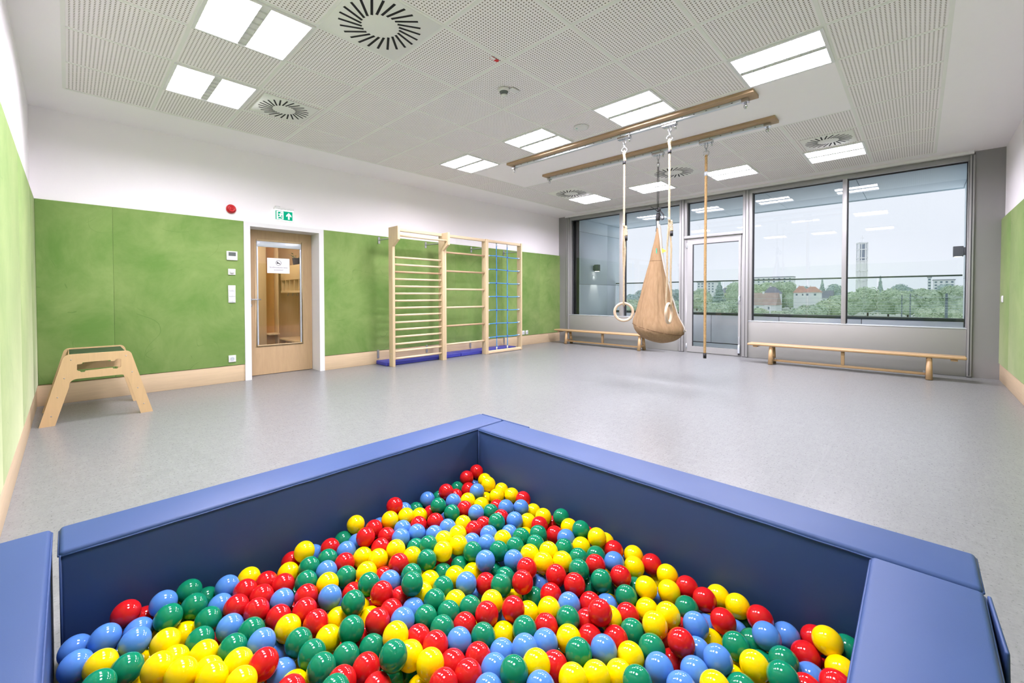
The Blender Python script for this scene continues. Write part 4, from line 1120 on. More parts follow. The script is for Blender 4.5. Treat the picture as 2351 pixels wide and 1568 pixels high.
# climbing rope
x, y = RX2, 1.795
t = thing('climbing_rope', 'thick hemp climbing rope hanging in front of the glass door', 'rope', (x, y, CH))
trolley(t, x, y, 2.785)
part('steel_ring', torus(MB(), (x, y, 2.765), (1, .35, 0), .030, .0055), 'chrome', t)
part('rope', rope(MB(), [(x, y, 2.745), (x - .002, y + .002, 1.6), (x, y, .405)], .0155, 4, .075), 'rope_hemp', t)
part('clamp', MB().cyl((x, y, 2.50), (x, y, 2.548), .0205, 14), 'pale_metal', t)
part('rope_end_cap', MB().cyl((x, y, .345), (x, y, .405), .0185, 12), 'black_matte', t)

# swing seat ---------------------------------------------------------------
x, y = RX2, 2.372
t = thing('swing_seat', 'tan canvas hanging cocoon swing with white edging', 'hanging swing', (x, y, CH))
trolley(t, x, y, 2.79)
part('swivel', MB().lathe((x, y, 2.79), (0, 0, -1), [(0, 0), (.012, 0), (.018, .02), (.018, .045), (.012, .06), (0, .06)], 14), 'chrome', t)
m = MB()
for a in (-.006, .007):
    m.tube([(x, y + a, 2.735), (x, y + a * 1.6, 2.45), (x, y + a, 2.18)], .0042, 8)
m.tube([(x, y + .012, 2.17), (x - .01, y + .06, 2.215), (x - .02, y + .09, 2.235)], .0042, 8)
for q in (0, 1):
    c0 = Vector((x - .02, y - .055 - q * .012, 2.13))
    m.tube([Vector((x, y - .01, 2.17)), c0 + Vector((0, .02, .03)), c0 + Vector((0, -.018, -.02)), c0 + Vector((0, -.02, -.075)), c0 + Vector((0, .0, -.085)), c0 + Vector((0, .018, -.04)), Vector((x, y - .012, 2.175))], .0042, 8)
m.tube([(x, y + .018, 2.13), (x, y + .022, 2.03), (x, y + .018, 1.97), (x, y + .026, 1.91)], .0036, 8)
m.sphere((x, y - .018, 2.19), .020, 12, 8, (1, 1, 1.5))
m.sphere((x, y, 2.175), .018, 12, 8)
part('cord', m, 'black_matte', t)
part('cord_adjuster', MB().lathe((x, y, 2.15), (0, 0, -1), [(0, 0), (.018, .004), (.025, .04), (.028, .09), (.022, .1), (0, .1)], 14), 'black_matte', t)
# shell: rings following the outline; columns = height, left edge, right edge (y), depth radius factor
OUT = [(2.000, 2.384, 2.362), (1.95, 2.388, 2.350), (1.80, 2.415, 2.330), (1.65, 2.450, 2.316), (1.534, 2.471, 2.300), (1.40, 2.506, 2.276), (1.25, 2.546, 2.244), (1.10, 2.587, 2.216),
       (.95, 2.626, 2.178), (.85, 2.650, 2.142), (.76, 2.668, 2.098), (.70, 2.669, 2.068), (.655, 2.655, 2.058), (.615, 2.628, 2.066), (.575, 2.588, 2.090), (.54, 2.535, 2.128), (.512, 2.465, 2.180), (.495, 2.40, 2.24), (.486, 2.34, 2.29)]
NS = 96
def outline(z):
    """left and right edge of the bag at a height, smoothly interpolated"""
    for i in range(len(OUT) - 1):
        if OUT[i][0] >= z >= OUT[i + 1][0]:
            q = (OUT[i][0] - z) / (OUT[i][0] - OUT[i + 1][0])
            P = [OUT[max(i - 1, 0)], OUT[i], OUT[i + 1], OUT[min(i + 2, len(OUT) - 1)]]
            r = []
            for c in (1, 2):
                a, b, d, e = (p[c] for p in P)
                r.append(.5 * (2 * b + (d - a) * q + (2 * a - 5 * b + 4 * d - e) * q * q + (3 * b - a - 3 * d + e) * q ** 3))
            return r
    return [OUT[-1][1], OUT[-1][2]]
ZS = [2.0 - 1.25 * i / 46 for i in range(46)] + [.75 - .264 * math.sin(math.pi / 2 * i / 16) for i in range(17)]
SEAM = lambda a: .735 - .135 * (1 - math.sin(a)) / 2
def shell_pt(z, k, out=0.0):
    yl, yr = outline(z)
    a = 2 * math.pi * k / NS
    yc, hr = (yl + yr) / 2, (yl - yr) / 2
    s = max(0, min(1, (1.80 - z) / .6))
    if z > SEAM(a):
        p = Vector((math.cos(a) * 2.2, math.sin(a) * 2.2, z * .55))
        f = noise.noise(p * 2.1) * .9 + .8 * noise.noise(p * 4.6 + Vector((5, 1, 0))) + .45 * noise.noise(p * 9 + Vector((1, 7, z * 2)))
        wob = 1 + .085 * s * f
    else:
        d = min(1, (SEAM(a) - z) / .12)
        wob = 1 + .020 * (1 - d) * math.sin(34 * a + 3 * math.sin(5 * a)) + .015 * noise.noise(Vector((math.cos(a) * 3, math.sin(a) * 3, z * 6)))
    r = hr * wob + out
    return Vector((x + math.cos(a) * r * .92, yc + math.sin(a) * r, z))
# opening looks to the right and away from the camera
A0, A1 = 75, 92
vs, fs = [], []
for z in ZS:
    for k in range(NS):
        vs.append(shell_pt(z, k))
lo = next(i for i, z in enumerate(ZS) if z <= .66)
for i in range(len(ZS) - 1):
    for k in range(NS):
        if 6 <= i < lo and A0 <= k < A1:
            continue
        l = (k + 1) % NS
        fs.append((i * NS + k, i * NS + l, (i + 1) * NS + l, (i + 1) * NS + k))
fs.append(tuple((len(ZS) - 1) * NS + k for k in range(NS)))
m = MB().add(vs, fs, True)
o = part('canvas_shell', m, 'canvas_tan', t)
md = o.modifiers.new('thickness', 'SOLIDIFY')
md.thickness = .006
md.offset = -1
# white webbing: down the near edge of the opening, across its foot and up the far edge
st = MB()
near = []
for i in range(0, lo + 1):
    z = ZS[i]
    f = max(0, min(1, (2.0 - z) / 1.0))
    near.append((z, 64 + 10.5 * f ** .8))
def band(pts, hw, th=.004):
    """flat strip; pts = (centre, across, outward)"""
    v, fc = [], []
    for c, ac, ou in pts:
        v += [c - ac * hw - ou * th, c + ac * hw - ou * th, c + ac * hw + ou * th, c - ac * hw + ou * th]
    for i in range(len(pts) - 1):
        for q in range(4):
            fc.append((i * 4 + q, i * 4 + (q + 1) % 4, i * 4 + 4 + (q + 1) % 4, i * 4 + 4 + q))
    n = len(v)
    fc += [(3, 2, 1, 0), (n - 4, n - 3, n - 2, n - 1)]
    st.add(v, fc, True)
def along(lst):
    r = []
    for z, k in lst:
        c = shell_pt(z, k, .006)
        yl, yr = outline(z)
        ou = Vector((c.x - x, c.y - (yl + yr) / 2, 0)).normalized()
        r.append((c, Vector((0, 0, 1)).cross(ou).normalized(), ou))
    return r
band(along(near), .020)
band(along([(ZS[i], A1 + 1) for i in range(6, lo + 1)]), .015)
foot = [shell_pt(ZS[lo], k, .004) for k in range(int(near[-1][1]), A1 + 2)]
st.tube(foot, .014, 8)
st.tube([(x, y, 2.055), (x - .002, 2.371, 2.0), (x - .006, 2.368, 1.95)], [.011, .014, .016], 8)
part('white_edging', st, 'strap_white', t, label='cream webbing edging the opening')
# stitched seams low on the bag and across the neck
sm = MB()
sm.tube([shell_pt(SEAM(2 * math.pi * k / NS) + .0005, k, .002) for k in range(0, NS + 1)], .0035, 6)
part('seam', sm, 'seam_brown', t)
sm = MB()
sm.tube([shell_pt(1.534, k, .0005) for k in range(22, 74)], .002, 6)
part('seam', sm, 'seam_brown', t)
F = [Vector((x - .03, 2.352, 1.714)), Vector((x - .02, 2.250, 1.650)), Vector((x - .03, 2.338, 1.616))]
part('flag_tag', MB().add(F + [q + Vector((.004, 0, 0)) for q in F], [(0, 1, 2), (5, 4, 3), (0, 3, 4, 1), (1, 4, 5, 2), (2, 5, 3, 0)]), 'flag_lime', t, label='small lime green flag')
part('maker_label', MB().obox((x - .060, 2.362, 1.655), (.0015, 0, 0), (0, .006, 0), (0, 0, .035)), 'label_teal', t, label='small teal fabric label')

# ------------------------------------------------------------------ things on the walls
WY = YD - PT - .0005
def plate(name, label, cat, x0, x1, z0, z1, group=None, dep=.012):
    t = thing(name, label, cat, ((x0 + x1) / 2, WY, z0), group)
    part('cover_plate', MB().box(x0, x1, WY - dep, WY, z0, z1), 'white_plastic', t, .003)
    return t
t = plate('thermostat', 'white wall thermostat with grey display left of the door', 'thermostat', 1.410, 1.530, 1.548, 1.660, None, .018)
part('display', MB().box(1.430, 1.511, WY - .0192, WY - .0175, 1.600, 1.648), 'screen_grey', t)
part('buttons', MB().box(1.436, 1.444, WY - .0195, WY - .0175, 1.566, 1.572).box(1.460, 1.468, WY - .0195, WY - .0175, 1.566, 1.572).box(1.478, 1.486, WY - .0195, WY - .0175, 1.566, 1.572).box(1.502, 1.510, WY - .0195, WY - .0175, 1.566, 1.572), 'pale_metal', t)
t = plate('dimmer_switch', 'white rotary dimmer below the thermostat', 'dimmer', 1.426, 1.507, 1.362, 1.438)
part('knob', MB().lathe((1.466, WY - .012, 1.400), (0, -1, 0), [(0, 0), (.026, 0), (.026, .003), (.022, .004), (.021, .016), (0, .017)], 24), 'white_plastic', t)
t = plate('light_switch', 'tall white triple light switch between dimmer and socket', 'light switch', 1.424, 1.504, 1.010, 1.230)
for z in (1.020, 1.090, 1.160):
    part('rocker', MB().box(1.433, 1.4628, WY - .016, WY - .011, z, z + .060).box(1.4652, 1.495, WY - .016, WY - .011, z, z + .060), 'white_plastic', t, .002)
    part('rocker_gap', MB().box(1.431, 1.497, WY - .0128, WY - .0118, z - .006, z - .001), 'pale_metal', t)
def socket(x0, z0, label, w=.082, h=.086):
    t = plate('power_socket', label, 'socket', x0, x0 + w, z0, z0 + h, 'white power sockets')
    cx_, cz = x0 + w / 2, z0 + h / 2
    part('socket_well', MB().lathe((cx_, WY - .012, cz), (0, -1, 0), [(.024, 0), (.026, .001), (.022, .0012), (.020, .0006), (0, .0006)], 24), 'pale_metal', t)
    part('contact', MB().lathe((cx_ - .0095, WY - .0128, cz), (0, -1, 0), [(0, 0), (.003, 0), (.003, .001), (0, .001)], 8).lathe((cx_ + .0095, WY - .0128, cz), (0, -1, 0), [(0, 0), (.003, 0), (.003, .001), (0, .001)], 8), 'black_matte', t)
socket(1.418, .258, 'white power socket low on the green wall left of the door')
socket(7.02, .238, 'white power socket right beside the rope net frame post')
socket(7.140, .238, 'white power socket just above the skirting near the far corner')
# red sounder
t = thing('fire_alarm', 'round red fire alarm sounder on the white wall', 'fire alarm', (1.473, YD, 2.197))
part('alarm_base', MB().lathe((1.473, YD - .0005, 2.197), (0, -1, 0), [(0, 0), (.054, 0), (.056, .02), (.052, .028), (0, .028)], 32), 'alarm_red', t)
part('alarm_horn', MB().lathe((1.473, YD - .028, 2.197), (0, -1, 0), [(0, 0), (.043, 0), (.041, .02), (.03, .026), (.028, .02), (.016, .022), (.014, .03), (0, .032)], 28), 'alarm_red', t)
# exit sign
EY = YD - .045
t = thing('exit_sign', 'lit green emergency exit sign above the door', 'exit sign', (2.096, YD, 2.12))
part('housing', MB().box(1.972, 2.220, EY - .03, EY + .03, 2.262, 2.290).box(1.99, 2.05, EY + .0, YD - .001, 2.292, 2.31), 'white_plastic', t, .003)
part('light_strip', MB().box(1.975, 2.217, EY - .02, EY + .02, 2.256, 2.2615), 'exit_strip', t)
part('sign_panel', MB().box(1.980, 2.212, EY - .004, EY + .004, 2.122, 2.255), 'exit_white', t)
part('green_face', MB().box(1.986, 2.206, EY - .006, EY - .0045, 2.128, 2.249), 'exit_green', t)
pg = MB()
def poly(pts):
    pg.prism([(1.986 + a * .22, EY - .0068, 2.128 + b * .121) for a, b in pts], (0, 0, 0), (0, .0006, 0))
poly([(.725, .12), (.825, .12), (.825, .52), (.93, .40), (.93, .56), (.775, .86), (.62, .56), (.62, .40), (.725, .52)])          # arrow
poly([(.06, .05), (.14, .05), (.14, .95), (.06, .95)])                                                                           # door edge
poly([(.06, .05), (.44, .05), (.44, .13), (.06, .13)])
poly([(.40, .05), (.46, .05), (.46, .95), (.40, .95)])
poly([(.06, .88), (.46, .88), (.46, .95), (.06, .95)])
poly([(.24, .44), (.31, .40), (.37, .62), (.31, .74), (.25, .66)])                                                               # torso
poly([(.27, .50), (.33, .42), (.36, .26), (.32, .22), (.29, .36), (.24, .44)])                                                   # legs
poly([(.25, .46), (.29, .42), (.23, .30), (.15, .24), (.14, .30), (.20, .36)])
poly([(.27, .70), (.30, .64), (.20, .56), (.16, .62)])                                                                           # arms
poly([(.31, .70), (.34, .64), (.39, .52), (.42, .55), (.37, .70)])
pg.lathe((1.986 + .335 * .22, EY - .0062, 2.128 + .81 * .121), (0, -1, 0), [(0, .0006), (.0085, .0006), (.0085, 0), (0, 0)], 14)
part('pictogram', pg, 'exit_white', t, label='white running figure and arrow')
# switch on the right wall
t = thing('light_switch', 'small white switch on the light green right wall', 'light switch', (8.11, YR + PT, 1.0))
part('cover_plate', MB().box(8.07, 8.15, YR + PT + .0005, YR + PT + .012, .998, 1.082), 'white_plastic', t, .003)
part('rocker', MB().box(8.078, 8.142, YR + PT + .011, YR + PT + .016, 1.006, 1.074), 'white_plastic', t, .002)

# ------------------------------------------------------------------ cloakroom behind the wooden door
CY0 = YD + .262
cw = struct('wall_cloakroom', MB().box(.9, 3.4, 8.42, 8.5, 0, 2.7).box(3.12, 3.2, CY0, 8.42, 0, 2.7).box(.8, .9, CY0, 8.5, 0, 2.7), 'ward_pale',
            'warm wooden wall of the cloakroom behind the door', 'wall')
struct('floor_cloakroom', MB().box(.8, 3.2, CY0 + .045, 8.5, -.1, -.002), 'linoleum', 'grey floor of the cloakroom', 'floor')
struct('ceiling_cloakroom', MB().box(.8, 3.2, CY0, 8.5, 2.7, 2.8), 'ceiling_white', 'white ceiling of the cloakroom', 'ceiling')
part('blue_strip', MB().box(3.115, 3.121, 7.0, 7.62, 1.62, 2.69), 'corridor_blue', cw)
t = thing('ceiling_light', 'unseen light added to brighten the cloakroom behind the door', 'ceiling light', (1.7, 7.4, 2.69))  # added lamp, out of view, lights the cloakroom
part('light_frame', MB().box(1.38, 2.02, 7.08, 7.72, 2.675, 2.70), 'white_plastic', t)
part('diffuser', MB().box(1.41, 1.99, 7.11, 7.69, 2.668, 2.6745), 'cloakroom_fill_panel', t)
# wardrobe panels facing the door
t = thing('wardrobe', 'tall beech wardrobe panel seen through the door glass', 'wardrobe', (2.45, 8.3, 0))
part('side_post', MB().box(2.33, 2.485, 8.20, 8.415, .001, 2.5), 'ward_pale', t, .003)
part('back_panel', MB().box(2.487, 2.672, 8.385, 8.415, .001, 2.5), 'ward_beech', t)
part('edge_board', MB().box(2.672, 2.692, 8.20, 8.415, .001, 2.5), 'ward_pale', t, .002)
part('seat_board', MB().box(2.487, 2.671, 8.10, 8.384, .405, .43), 'ward_pale', t, .002)
part('shoe_box_side', MB().box(2.487, 2.671, 8.35, 8.383, .001, .404), 'ward_beech', t)
# coat rack unit along the right side
t = thing('coat_rack', 'beech coat rack with open cubbies above a bench in the cloakroom', 'coat rack', (2.9, 7.6, 0))
Y0, Y1, X0, X1 = 6.95, 8.18, 2.72, 3.10
part('upper_cabinet', MB().box(X0, X1, Y0, Y1, 1.375, 1.625), 'ward_pale', t, .003)
part('cubby_shelf', MB().box(X0, X1, Y0, Y1, 1.150, 1.185), 'ward_pale', t, .002)
for k in range(7):
    yy = Y0 + (Y1 - Y0 - .018) * k / 6
    part('cubby_divider', MB().box(X0 + .01, X1, yy, yy + .018, 1.186, 1.374), 'ward_pale', t)
part('back_board', MB().box(X1 + .001, X1 + .014, Y0, Y1, .001, 1.62), 'ward_beech', t)
for k in range(5):
    yy = Y0 + .15 + k * .22
    m = MB()
    m.tube([(X1, yy, 1.12), (X1 - .05, yy, 1.11), (X1 - .07, yy, 1.09), (X1 - .06, yy, 1.07)], .006, 8)
    m.tube([(X0 + .06, yy, 1.149), (X0 + .06, yy, 1.12), (X0 + .06, yy + .02, 1.10), (X0 + .06, yy + .04, 1.12)], .006, 8)
    part('coat_hook', m, 'steel', t)
part('bench_seat', MB().box(X0 - .05, X1, Y0, Y1, .315, .345), 'ward_pale', t, .003)
for k in range(5):
    yy = Y0 + (Y1 - Y0 - .018) * k / 4
    part('bench_divider', MB().box(X0 - .03, X1, yy, yy + .018, .001, .314), 'ward_beech', t)
t = thing('potted_plant', 'small leafy plant in a dark pot on top of the coat rack', 'plant', (2.80, 7.64, 1.626))
part('pot', MB().lathe((2.80, 7.64, 1.627), (0, 0, 1), [(0, 0), (.05, 0), (.068, .12), (.06, .12), (.055, .10), (0, .10)], 20), 'pot_dark', t)
lf = random.Random(5)
for k in range(14):
    a = lf.uniform(0, 6.28)
    r = lf.uniform(.06, .15)
    zb = 1.73 + lf.uniform(0, .07)
    c0 = Vector((2.80, 7.64, 1.73))
    c1 = Vector((2.80 + math.cos(a) * r, 7.64 + math.sin(a) * r, zb + .02))
    d = (c1 - c0).normalized()
    sd = d.cross(Vector((0, 0, 1))).normalized()
    m = MB()
    m.tube([c0, c1], .002, 5)
    tip = c1 + d * .07 - Vector((0, 0, .02))
    m.add([c1, c1 + d * .025 + sd * .022, tip, c1 + d * .025 - sd * .022, c1 + d * .03 + Vector((0, 0, -.004))], [(0, 1, 4), (1, 2, 4), (2, 3, 4), (3, 0, 4)])
    part('leaf', m, 'plant_green', t)

# ------------------------------------------------------------------ balcony
BX = 10.20                                   # inner face of balcony parapet
BZ = .02
struct('balcony_floor', MB().box(XW + .2, BX + .3, -1.2, 6.6, BZ - .2, BZ), 'ext_concrete', 'grey concrete floor of the balcony', 'balcony floor')
so = struct('balcony_soffit', MB().box(XW + .175, 10.76, -1.6, 6.6, 2.945, 3.2), 'gasket_black', 'grey panelled underside of the roof over the balcony', 'soffit')
ys = [6.6, 5.725, 4.36, 3.06, 1.975, .725, -.52, -1.6]
xs = [XW + .176, 10.03, 10.765]
for a, b in zip(ys, ys[1:]):
    for c0, c1 in zip(xs, xs[1:]):
        part('soffit_panel', MB().box(c0 + .004, c1 - .004, b + .004, a - .004, 2.918, 2.946), 'ext_soffit', so, .002)
part('soffit_fascia', MB().box(10.766, 10.79, -1.6, 6.6, 2.90, 3.2), 'ext_soffit', so)
# side partitions
for yy, d, nm in ((5.722, 1, 'left'), (-.525, -1, 'right')):
    w = struct('wall_balcony_' + nm, MB().box(XW + .176, 10.56, min(yy + d * .012, yy + d * .3), max(yy + d * .012, yy + d * .3), BZ, 2.917), 'gasket_black',
               'pale grey cladding wall closing the %s end of the balcony' % nm, 'wall')
    zs = [BZ, .10, 1.365, 2.62, 2.916]
    xx = [XW + .177, 8.64, 9.875, 10.56]
    for c0, c1 in zip(xx, xx[1:]):
        for z0, z1 in zip(zs, zs[1:]):
            part('cladding_panel', MB().box(c0 + .003, c1 - .003, min(yy, yy + d * .013), max(yy, yy + d * .013), z0 + .003, z1 - .003), 'ext_panel', w, .001, 1)
    part('cladding_end', MB().box(10.561, 10.58, min(yy, yy + d * .3), max(yy, yy + d * .3), BZ, 2.917), 'ext_panel', w)
# parapet
pw = struct('balcony_parapet', MB().box(BX + .013, BX + .2, -.52, 5.715, BZ, .66), 'gasket_black', 'grey balcony parapet with dark cap', 'parapet')
for a, b in zip([5.715, 4.60, 3.30, 2.01, .735, -.52], [4.60, 3.30, 2.01, .735, -.52]):
    part('parapet_panel', MB().box(BX, BX + .014, b + .005, a - .005, BZ + .02, .655), 'ext_concrete', pw, .001, 1)
part('parapet_cap', MB().box(BX - .02, BX + .22, -.52, 5.735 - .02, .661, .705), 'cap_dark', pw, .003)
rg = thing('glass_railing', 'clear glass balcony railing with slim green handrail', 'railing', (BX + .1, 2.6, .705), None)
for a, b in zip([5.70, 4.63, 3.08, 1.555, .53, -.52], [4.63, 3.08, 1.555, .53, -.52]):
    part('glass_panel', MB().box(BX + .095, BX + .107, b + .012, a - .012, .700, 1.405), 'rail_glass', rg)
part('handrail', MB().box(BX + .08, BX + .122, -.50, 5.71, 1.400, 1.426), 'rail_green', rg, .004)
# wall lamps
def wall_lamp(y, d, xc, z, mat, lab):
    t = thing('wall_lamp', lab, 'wall lamp', (xc, y, z - .08), 'box wall lamps on the balcony')
    part('lamp_body', MB().box(xc - .055, xc + .055, min(y - d * .04, y - d * .15), max(y - d * .04, y - d * .15), z - .08, z + .08), mat, t, .003)
    part('lamp_bracket', MB().box(xc - .035, xc + .035, min(y - d * .002, y - d * .041), max(y - d * .002, y - d * .041), z - .06, z + .06), mat, t, .002)
    part('lamp_lens', MB().box(xc - .04, xc + .04, min(y - d * .055, y - d * .135), max(y - d * .055, y - d * .135), z - .083, z - .0805), 'wall_lamp_glow', t)
    ld = bpy.data.lights.new('wall_lamp_light', 'SPOT')
    ld.energy = 4
    ld.color = (1, .93, .82)
    ld.spot_size = rad(52)
    ld.spot_blend = .5
    ld.shadow_soft_size = .02
    lo_ = bpy.data.objects.new('lamp_bulb', ld)
    COL.objects.link(lo_)
    lo_.parent = t
    lo_.location = Vector((0, -d * .07, -.02))
    lo_.rotation_euler = (rad(10 * d), 0, 0)
wall_lamp(5.722, 1, 9.22, 1.775, 'lamp_olive', 'dark box wall lamp on the left balcony wall')
wall_lamp(-.525, -1, 9.9, 1.775, 'lamp_grey', 'grey box wall lamp at the right end of the balcony')

# ------------------------------------------------------------------ town beyond
GZ = -10.0
struct('ground', MB().box(60, 2200, -900, 1500, GZ - 1, GZ), 'ground_green', 'green ground of the town beyond the balcony', 'ground')
TREES = [(280,-11.1,5.5,3.9), (280,-4.3,3.8,4.1), (280,3.6,3.3,4.4), (288,10.7,4.5,4.3), (296,18.9,5.6,5.1), (272,23.0,2.8,4.0), (380,18.2,13.1,2.8), (380,0.9,5.4,4.8), (400,-11.6,8.3,3.8), (380,8.0,8.3,4.0), (180,-1.7,-2.6,2.2), (180,-6.8,-3.0,2.1), (180,-4.4,-2.2,1.7), (248,29.1,-1.3,4.7), (240,33.9,-3.3,4.7), (320,33.5,1.1,4.9), (224,37.5,-4.6,4.6), (208,49.5,-4.1,3.2), (200,39.9,-5.1,4.4), (448,70.5,9.0,7.6), (460,59.2,13.9,3.9), (440,48.9,10.3,5.5), (500,94.5,5.5,10.7), (380,82.6,11.2,6.3), (368,88.3,9.8,5.7), (392,75.6,12.0,6.2), (380,67.8,8.6,4.0), (360,123.5,6.9,6.6), (400,122.9,12.6,5.9), (380,103.8,12.4,7.8), (320,113.3,1.9,5.9), (280,88.9,-3.3,7.3), (300,83.6,-2.1,7.4), (300,73.8,-2.1,4.7), (320,162.9,2.1,7.4), (352,167.2,6.6,7.7), (344,151.0,4.9,7.9), (240,123.3,-1.3,5.6), (248,119.7,-2.4,6.9), (368,149.0,6.6,7.3), (280,115.6,-2.2,7.0), (320,-20.0,4.9,4.3)]
CONIFER = {6, 20, 28}
PALE = {10, 11, 12, 13, 17, 18, 24, 30, 37, 38}
DARK = {8, 9, 19, 21, 22, 34, 35, 36, 39}
rt = random.Random(11)
ico = bmesh.new()
bmesh.ops.create_icosphere(ico, subdivisions=2, radius=1)
IV = [v.co.copy() for v in ico.verts]
IF = [tuple(v.index for v in f.verts) for f in ico.faces]
ico.free()
def crown(cx_, cy_, z0, z1, r, con):
    """lobed core wrapped in loose leaf clumps"""
    m = MB()
    h = z1 - z0
    lobes = []
    if con:
        n = 8
        for k in range(n):
            f = k / (n - 1)
            lobes.append((Vector((cx_, cy_, z0 + h * f * .93)), Vector((r * (1.0 - f * .9), r * (1.0 - f * .9), h / n * .8))))
    else:
        for k in range(9):
            a = rt.uniform(0, 6.28)
            q = rt.uniform(.2, .62) * r if k else 0
            rr = r * rt.uniform(.40, .58) if k else r * .68
            zz = z1 - rr - rt.uniform(0, .5) * max(h - 2 * rr, 0) if k > 1 else z1 - rr * .98
            lobes.append((Vector((cx_ + math.cos(a) * q, cy_ + math.sin(a) * q, zz)), Vector((rr, rr, rr * .9))))
        lobes.append((Vector((cx_, cy_, z0 + h * .42)), Vector((r * .85, r * .85, h * .44))))
    for c, sc in lobes:
        sd = rt.uniform(0, 99)
        m.add([c + Vector((v.x * sc.x, v.y * sc.y, v.z * sc.z)) * (.93 + .22 * noise.noise(v * 2.4 + Vector((sd, 0, 0))) + .14 * noise.noise(v * 6 + Vector((0, sd, 0)))) for v in IV], IF, False)
        for q in range(120):
            d = Vector((rt.gauss(0, 1), rt.gauss(0, 1), rt.gauss(.25, 1))).normalized()
            p = c + Vector((d.x * sc.x, d.y * sc.y, d.z * sc.z)) * rt.uniform(.92, 1.12)
            u = d.orthogonal().normalized()
            u = (Matrix.Rotation(rt.uniform(0, 6.28), 3, d) @ u + d * rt.uniform(-.5, .5)).normalized()
            w = d.cross(u).normalized()
            g = r * rt.uniform(.05, .12)
            m.add([p + u * g, p + w * g * .7, p - u * g, p - w * g * .7, p + d * g * .5], [(0, 1, 4), (1, 2, 4), (2, 3, 4), (3, 0, 4)], False)
    return m
TORD = ['first', 'second', 'third', 'fourth', 'fifth', 'sixth', 'seventh', 'eighth', 'ninth', 'tenth', 'eleventh', 'twelfth', 'thirteenth', 'fourteenth', 'fifteenth', 'sixteenth', 'seventeenth', 'eighteenth', 'nineteenth', 'twentieth', 'twenty-first', 'twenty-second']
def tree_kind(k):
    return 'conifer' if k in CONIFER else ('pale' if k in PALE else ('dark' if k in DARK else 'mid'))
TNAME = {'conifer': 'dark pointed conifer', 'pale': 'pale green leafy tree', 'dark': 'bluish dark leafy tree', 'mid': 'mid green leafy tree'}
rank = {}
for kd in TNAME:
    for n, k in enumerate(sorted([k for k in range(len(TREES)) if tree_kind(k) == kd], key=lambda k: TREES[k][1] / TREES[k][0])):
        rank[k] = n
for k, (tx, ty_, tz, hw) in enumerate(TREES):
    con = k in CONIFER
    kd = tree_kind(k)
    kind = 'dark' if con else kd
    lab = TNAME[kd] + ' beyond the balcony, ' + TORD[rank[k]] + ' of its kind from the right'
    grp = ('conifers' if con else kind + ' green trees') + ' beyond the balcony'
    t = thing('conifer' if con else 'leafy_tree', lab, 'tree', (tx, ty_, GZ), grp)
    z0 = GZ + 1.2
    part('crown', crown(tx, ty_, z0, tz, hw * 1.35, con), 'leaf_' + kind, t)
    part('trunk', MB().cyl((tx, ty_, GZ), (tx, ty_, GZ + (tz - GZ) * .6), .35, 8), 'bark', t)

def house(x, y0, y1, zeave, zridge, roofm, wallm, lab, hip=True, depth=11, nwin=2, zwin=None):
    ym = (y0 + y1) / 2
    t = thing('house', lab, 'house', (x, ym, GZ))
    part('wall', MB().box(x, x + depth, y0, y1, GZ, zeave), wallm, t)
    e = .5
    if hip:
        dy = (y1 - y0) * .32
        v = [(x - e, y0 - e, zeave), (x + depth + e, y0 - e, zeave), (x + depth + e, y1 + e, zeave), (x - e, y1 + e, zeave), (x + depth * .45, y0 + dy, zridge), (x + depth * .45, y1 - dy, zridge)]
        m = MB().add(v, [(0, 3, 5, 4), (3, 2, 5), (2, 1, 4, 5), (1, 0, 4), (0, 1, 2, 3)])
    else:
        v = [(x - e, y0 - e, zeave), (x + depth + e, y0 - e, zeave), (x + depth + e, y1 + e, zeave), (x - e, y1 + e, zeave), (x + depth / 2, y0 - e, zridge), (x + depth / 2, y1 + e, zridge)]
        m = MB().add(v, [(0, 3, 5, 4), (3, 2, 5), (2, 1, 4, 5), (1, 0, 4), (0, 1, 2, 3)])
    part('roof', m, roofm, t)
    part('chimney', MB().box(x + depth * .45, x + depth * .45 + .8, ym + .8, ym + 1.6, zeave, zridge + .7), wallm, t)
    for k in range(nwin):
        yy = y0 + (y1 - y0) * (k + .5) / nwin
        w = part('window', MB().box(x - .06, x, yy - .7, yy + .7, zeave - 2.2, zeave - .7), 'render_white', t)
        part('pane', MB().box(x - .09, x - .06, yy - .55, yy + .55, zeave - 2.05, zeave - .85), 'far_glass', w)
    return t
house(340, 67.5, 76.5, 2.4, 7.0, 'roof_dark', 'render_white', 'white house with a steep dark hipped roof')
house(360, 55.2, 62.4, 3.0, 7.6, 'roof_red', 'render_white', 'white house with a bright red tiled roof')
house(380, 43.5, 55.0, -1.0, 4.4, 'roof_dark', 'render_white', 'long low house with a slate roof and white wall', False, nwin=4)
house(240, 48.9, 58.7, -3.6, 2.4, 'roof_brown', 'render_white', 'house with a big brown tiled roof nearest the glass door', False)
house(430, 122.1, 133.0, 3.6, 8.2, 'roof_dark', 'render_cream', 'cream house with a grey hipped roof beyond the glass door')
house(330, 44.0, 52.0, 3.0, 6.6, 'roof_red', 'render_white', 'house with a dull red roof behind the window mullion')
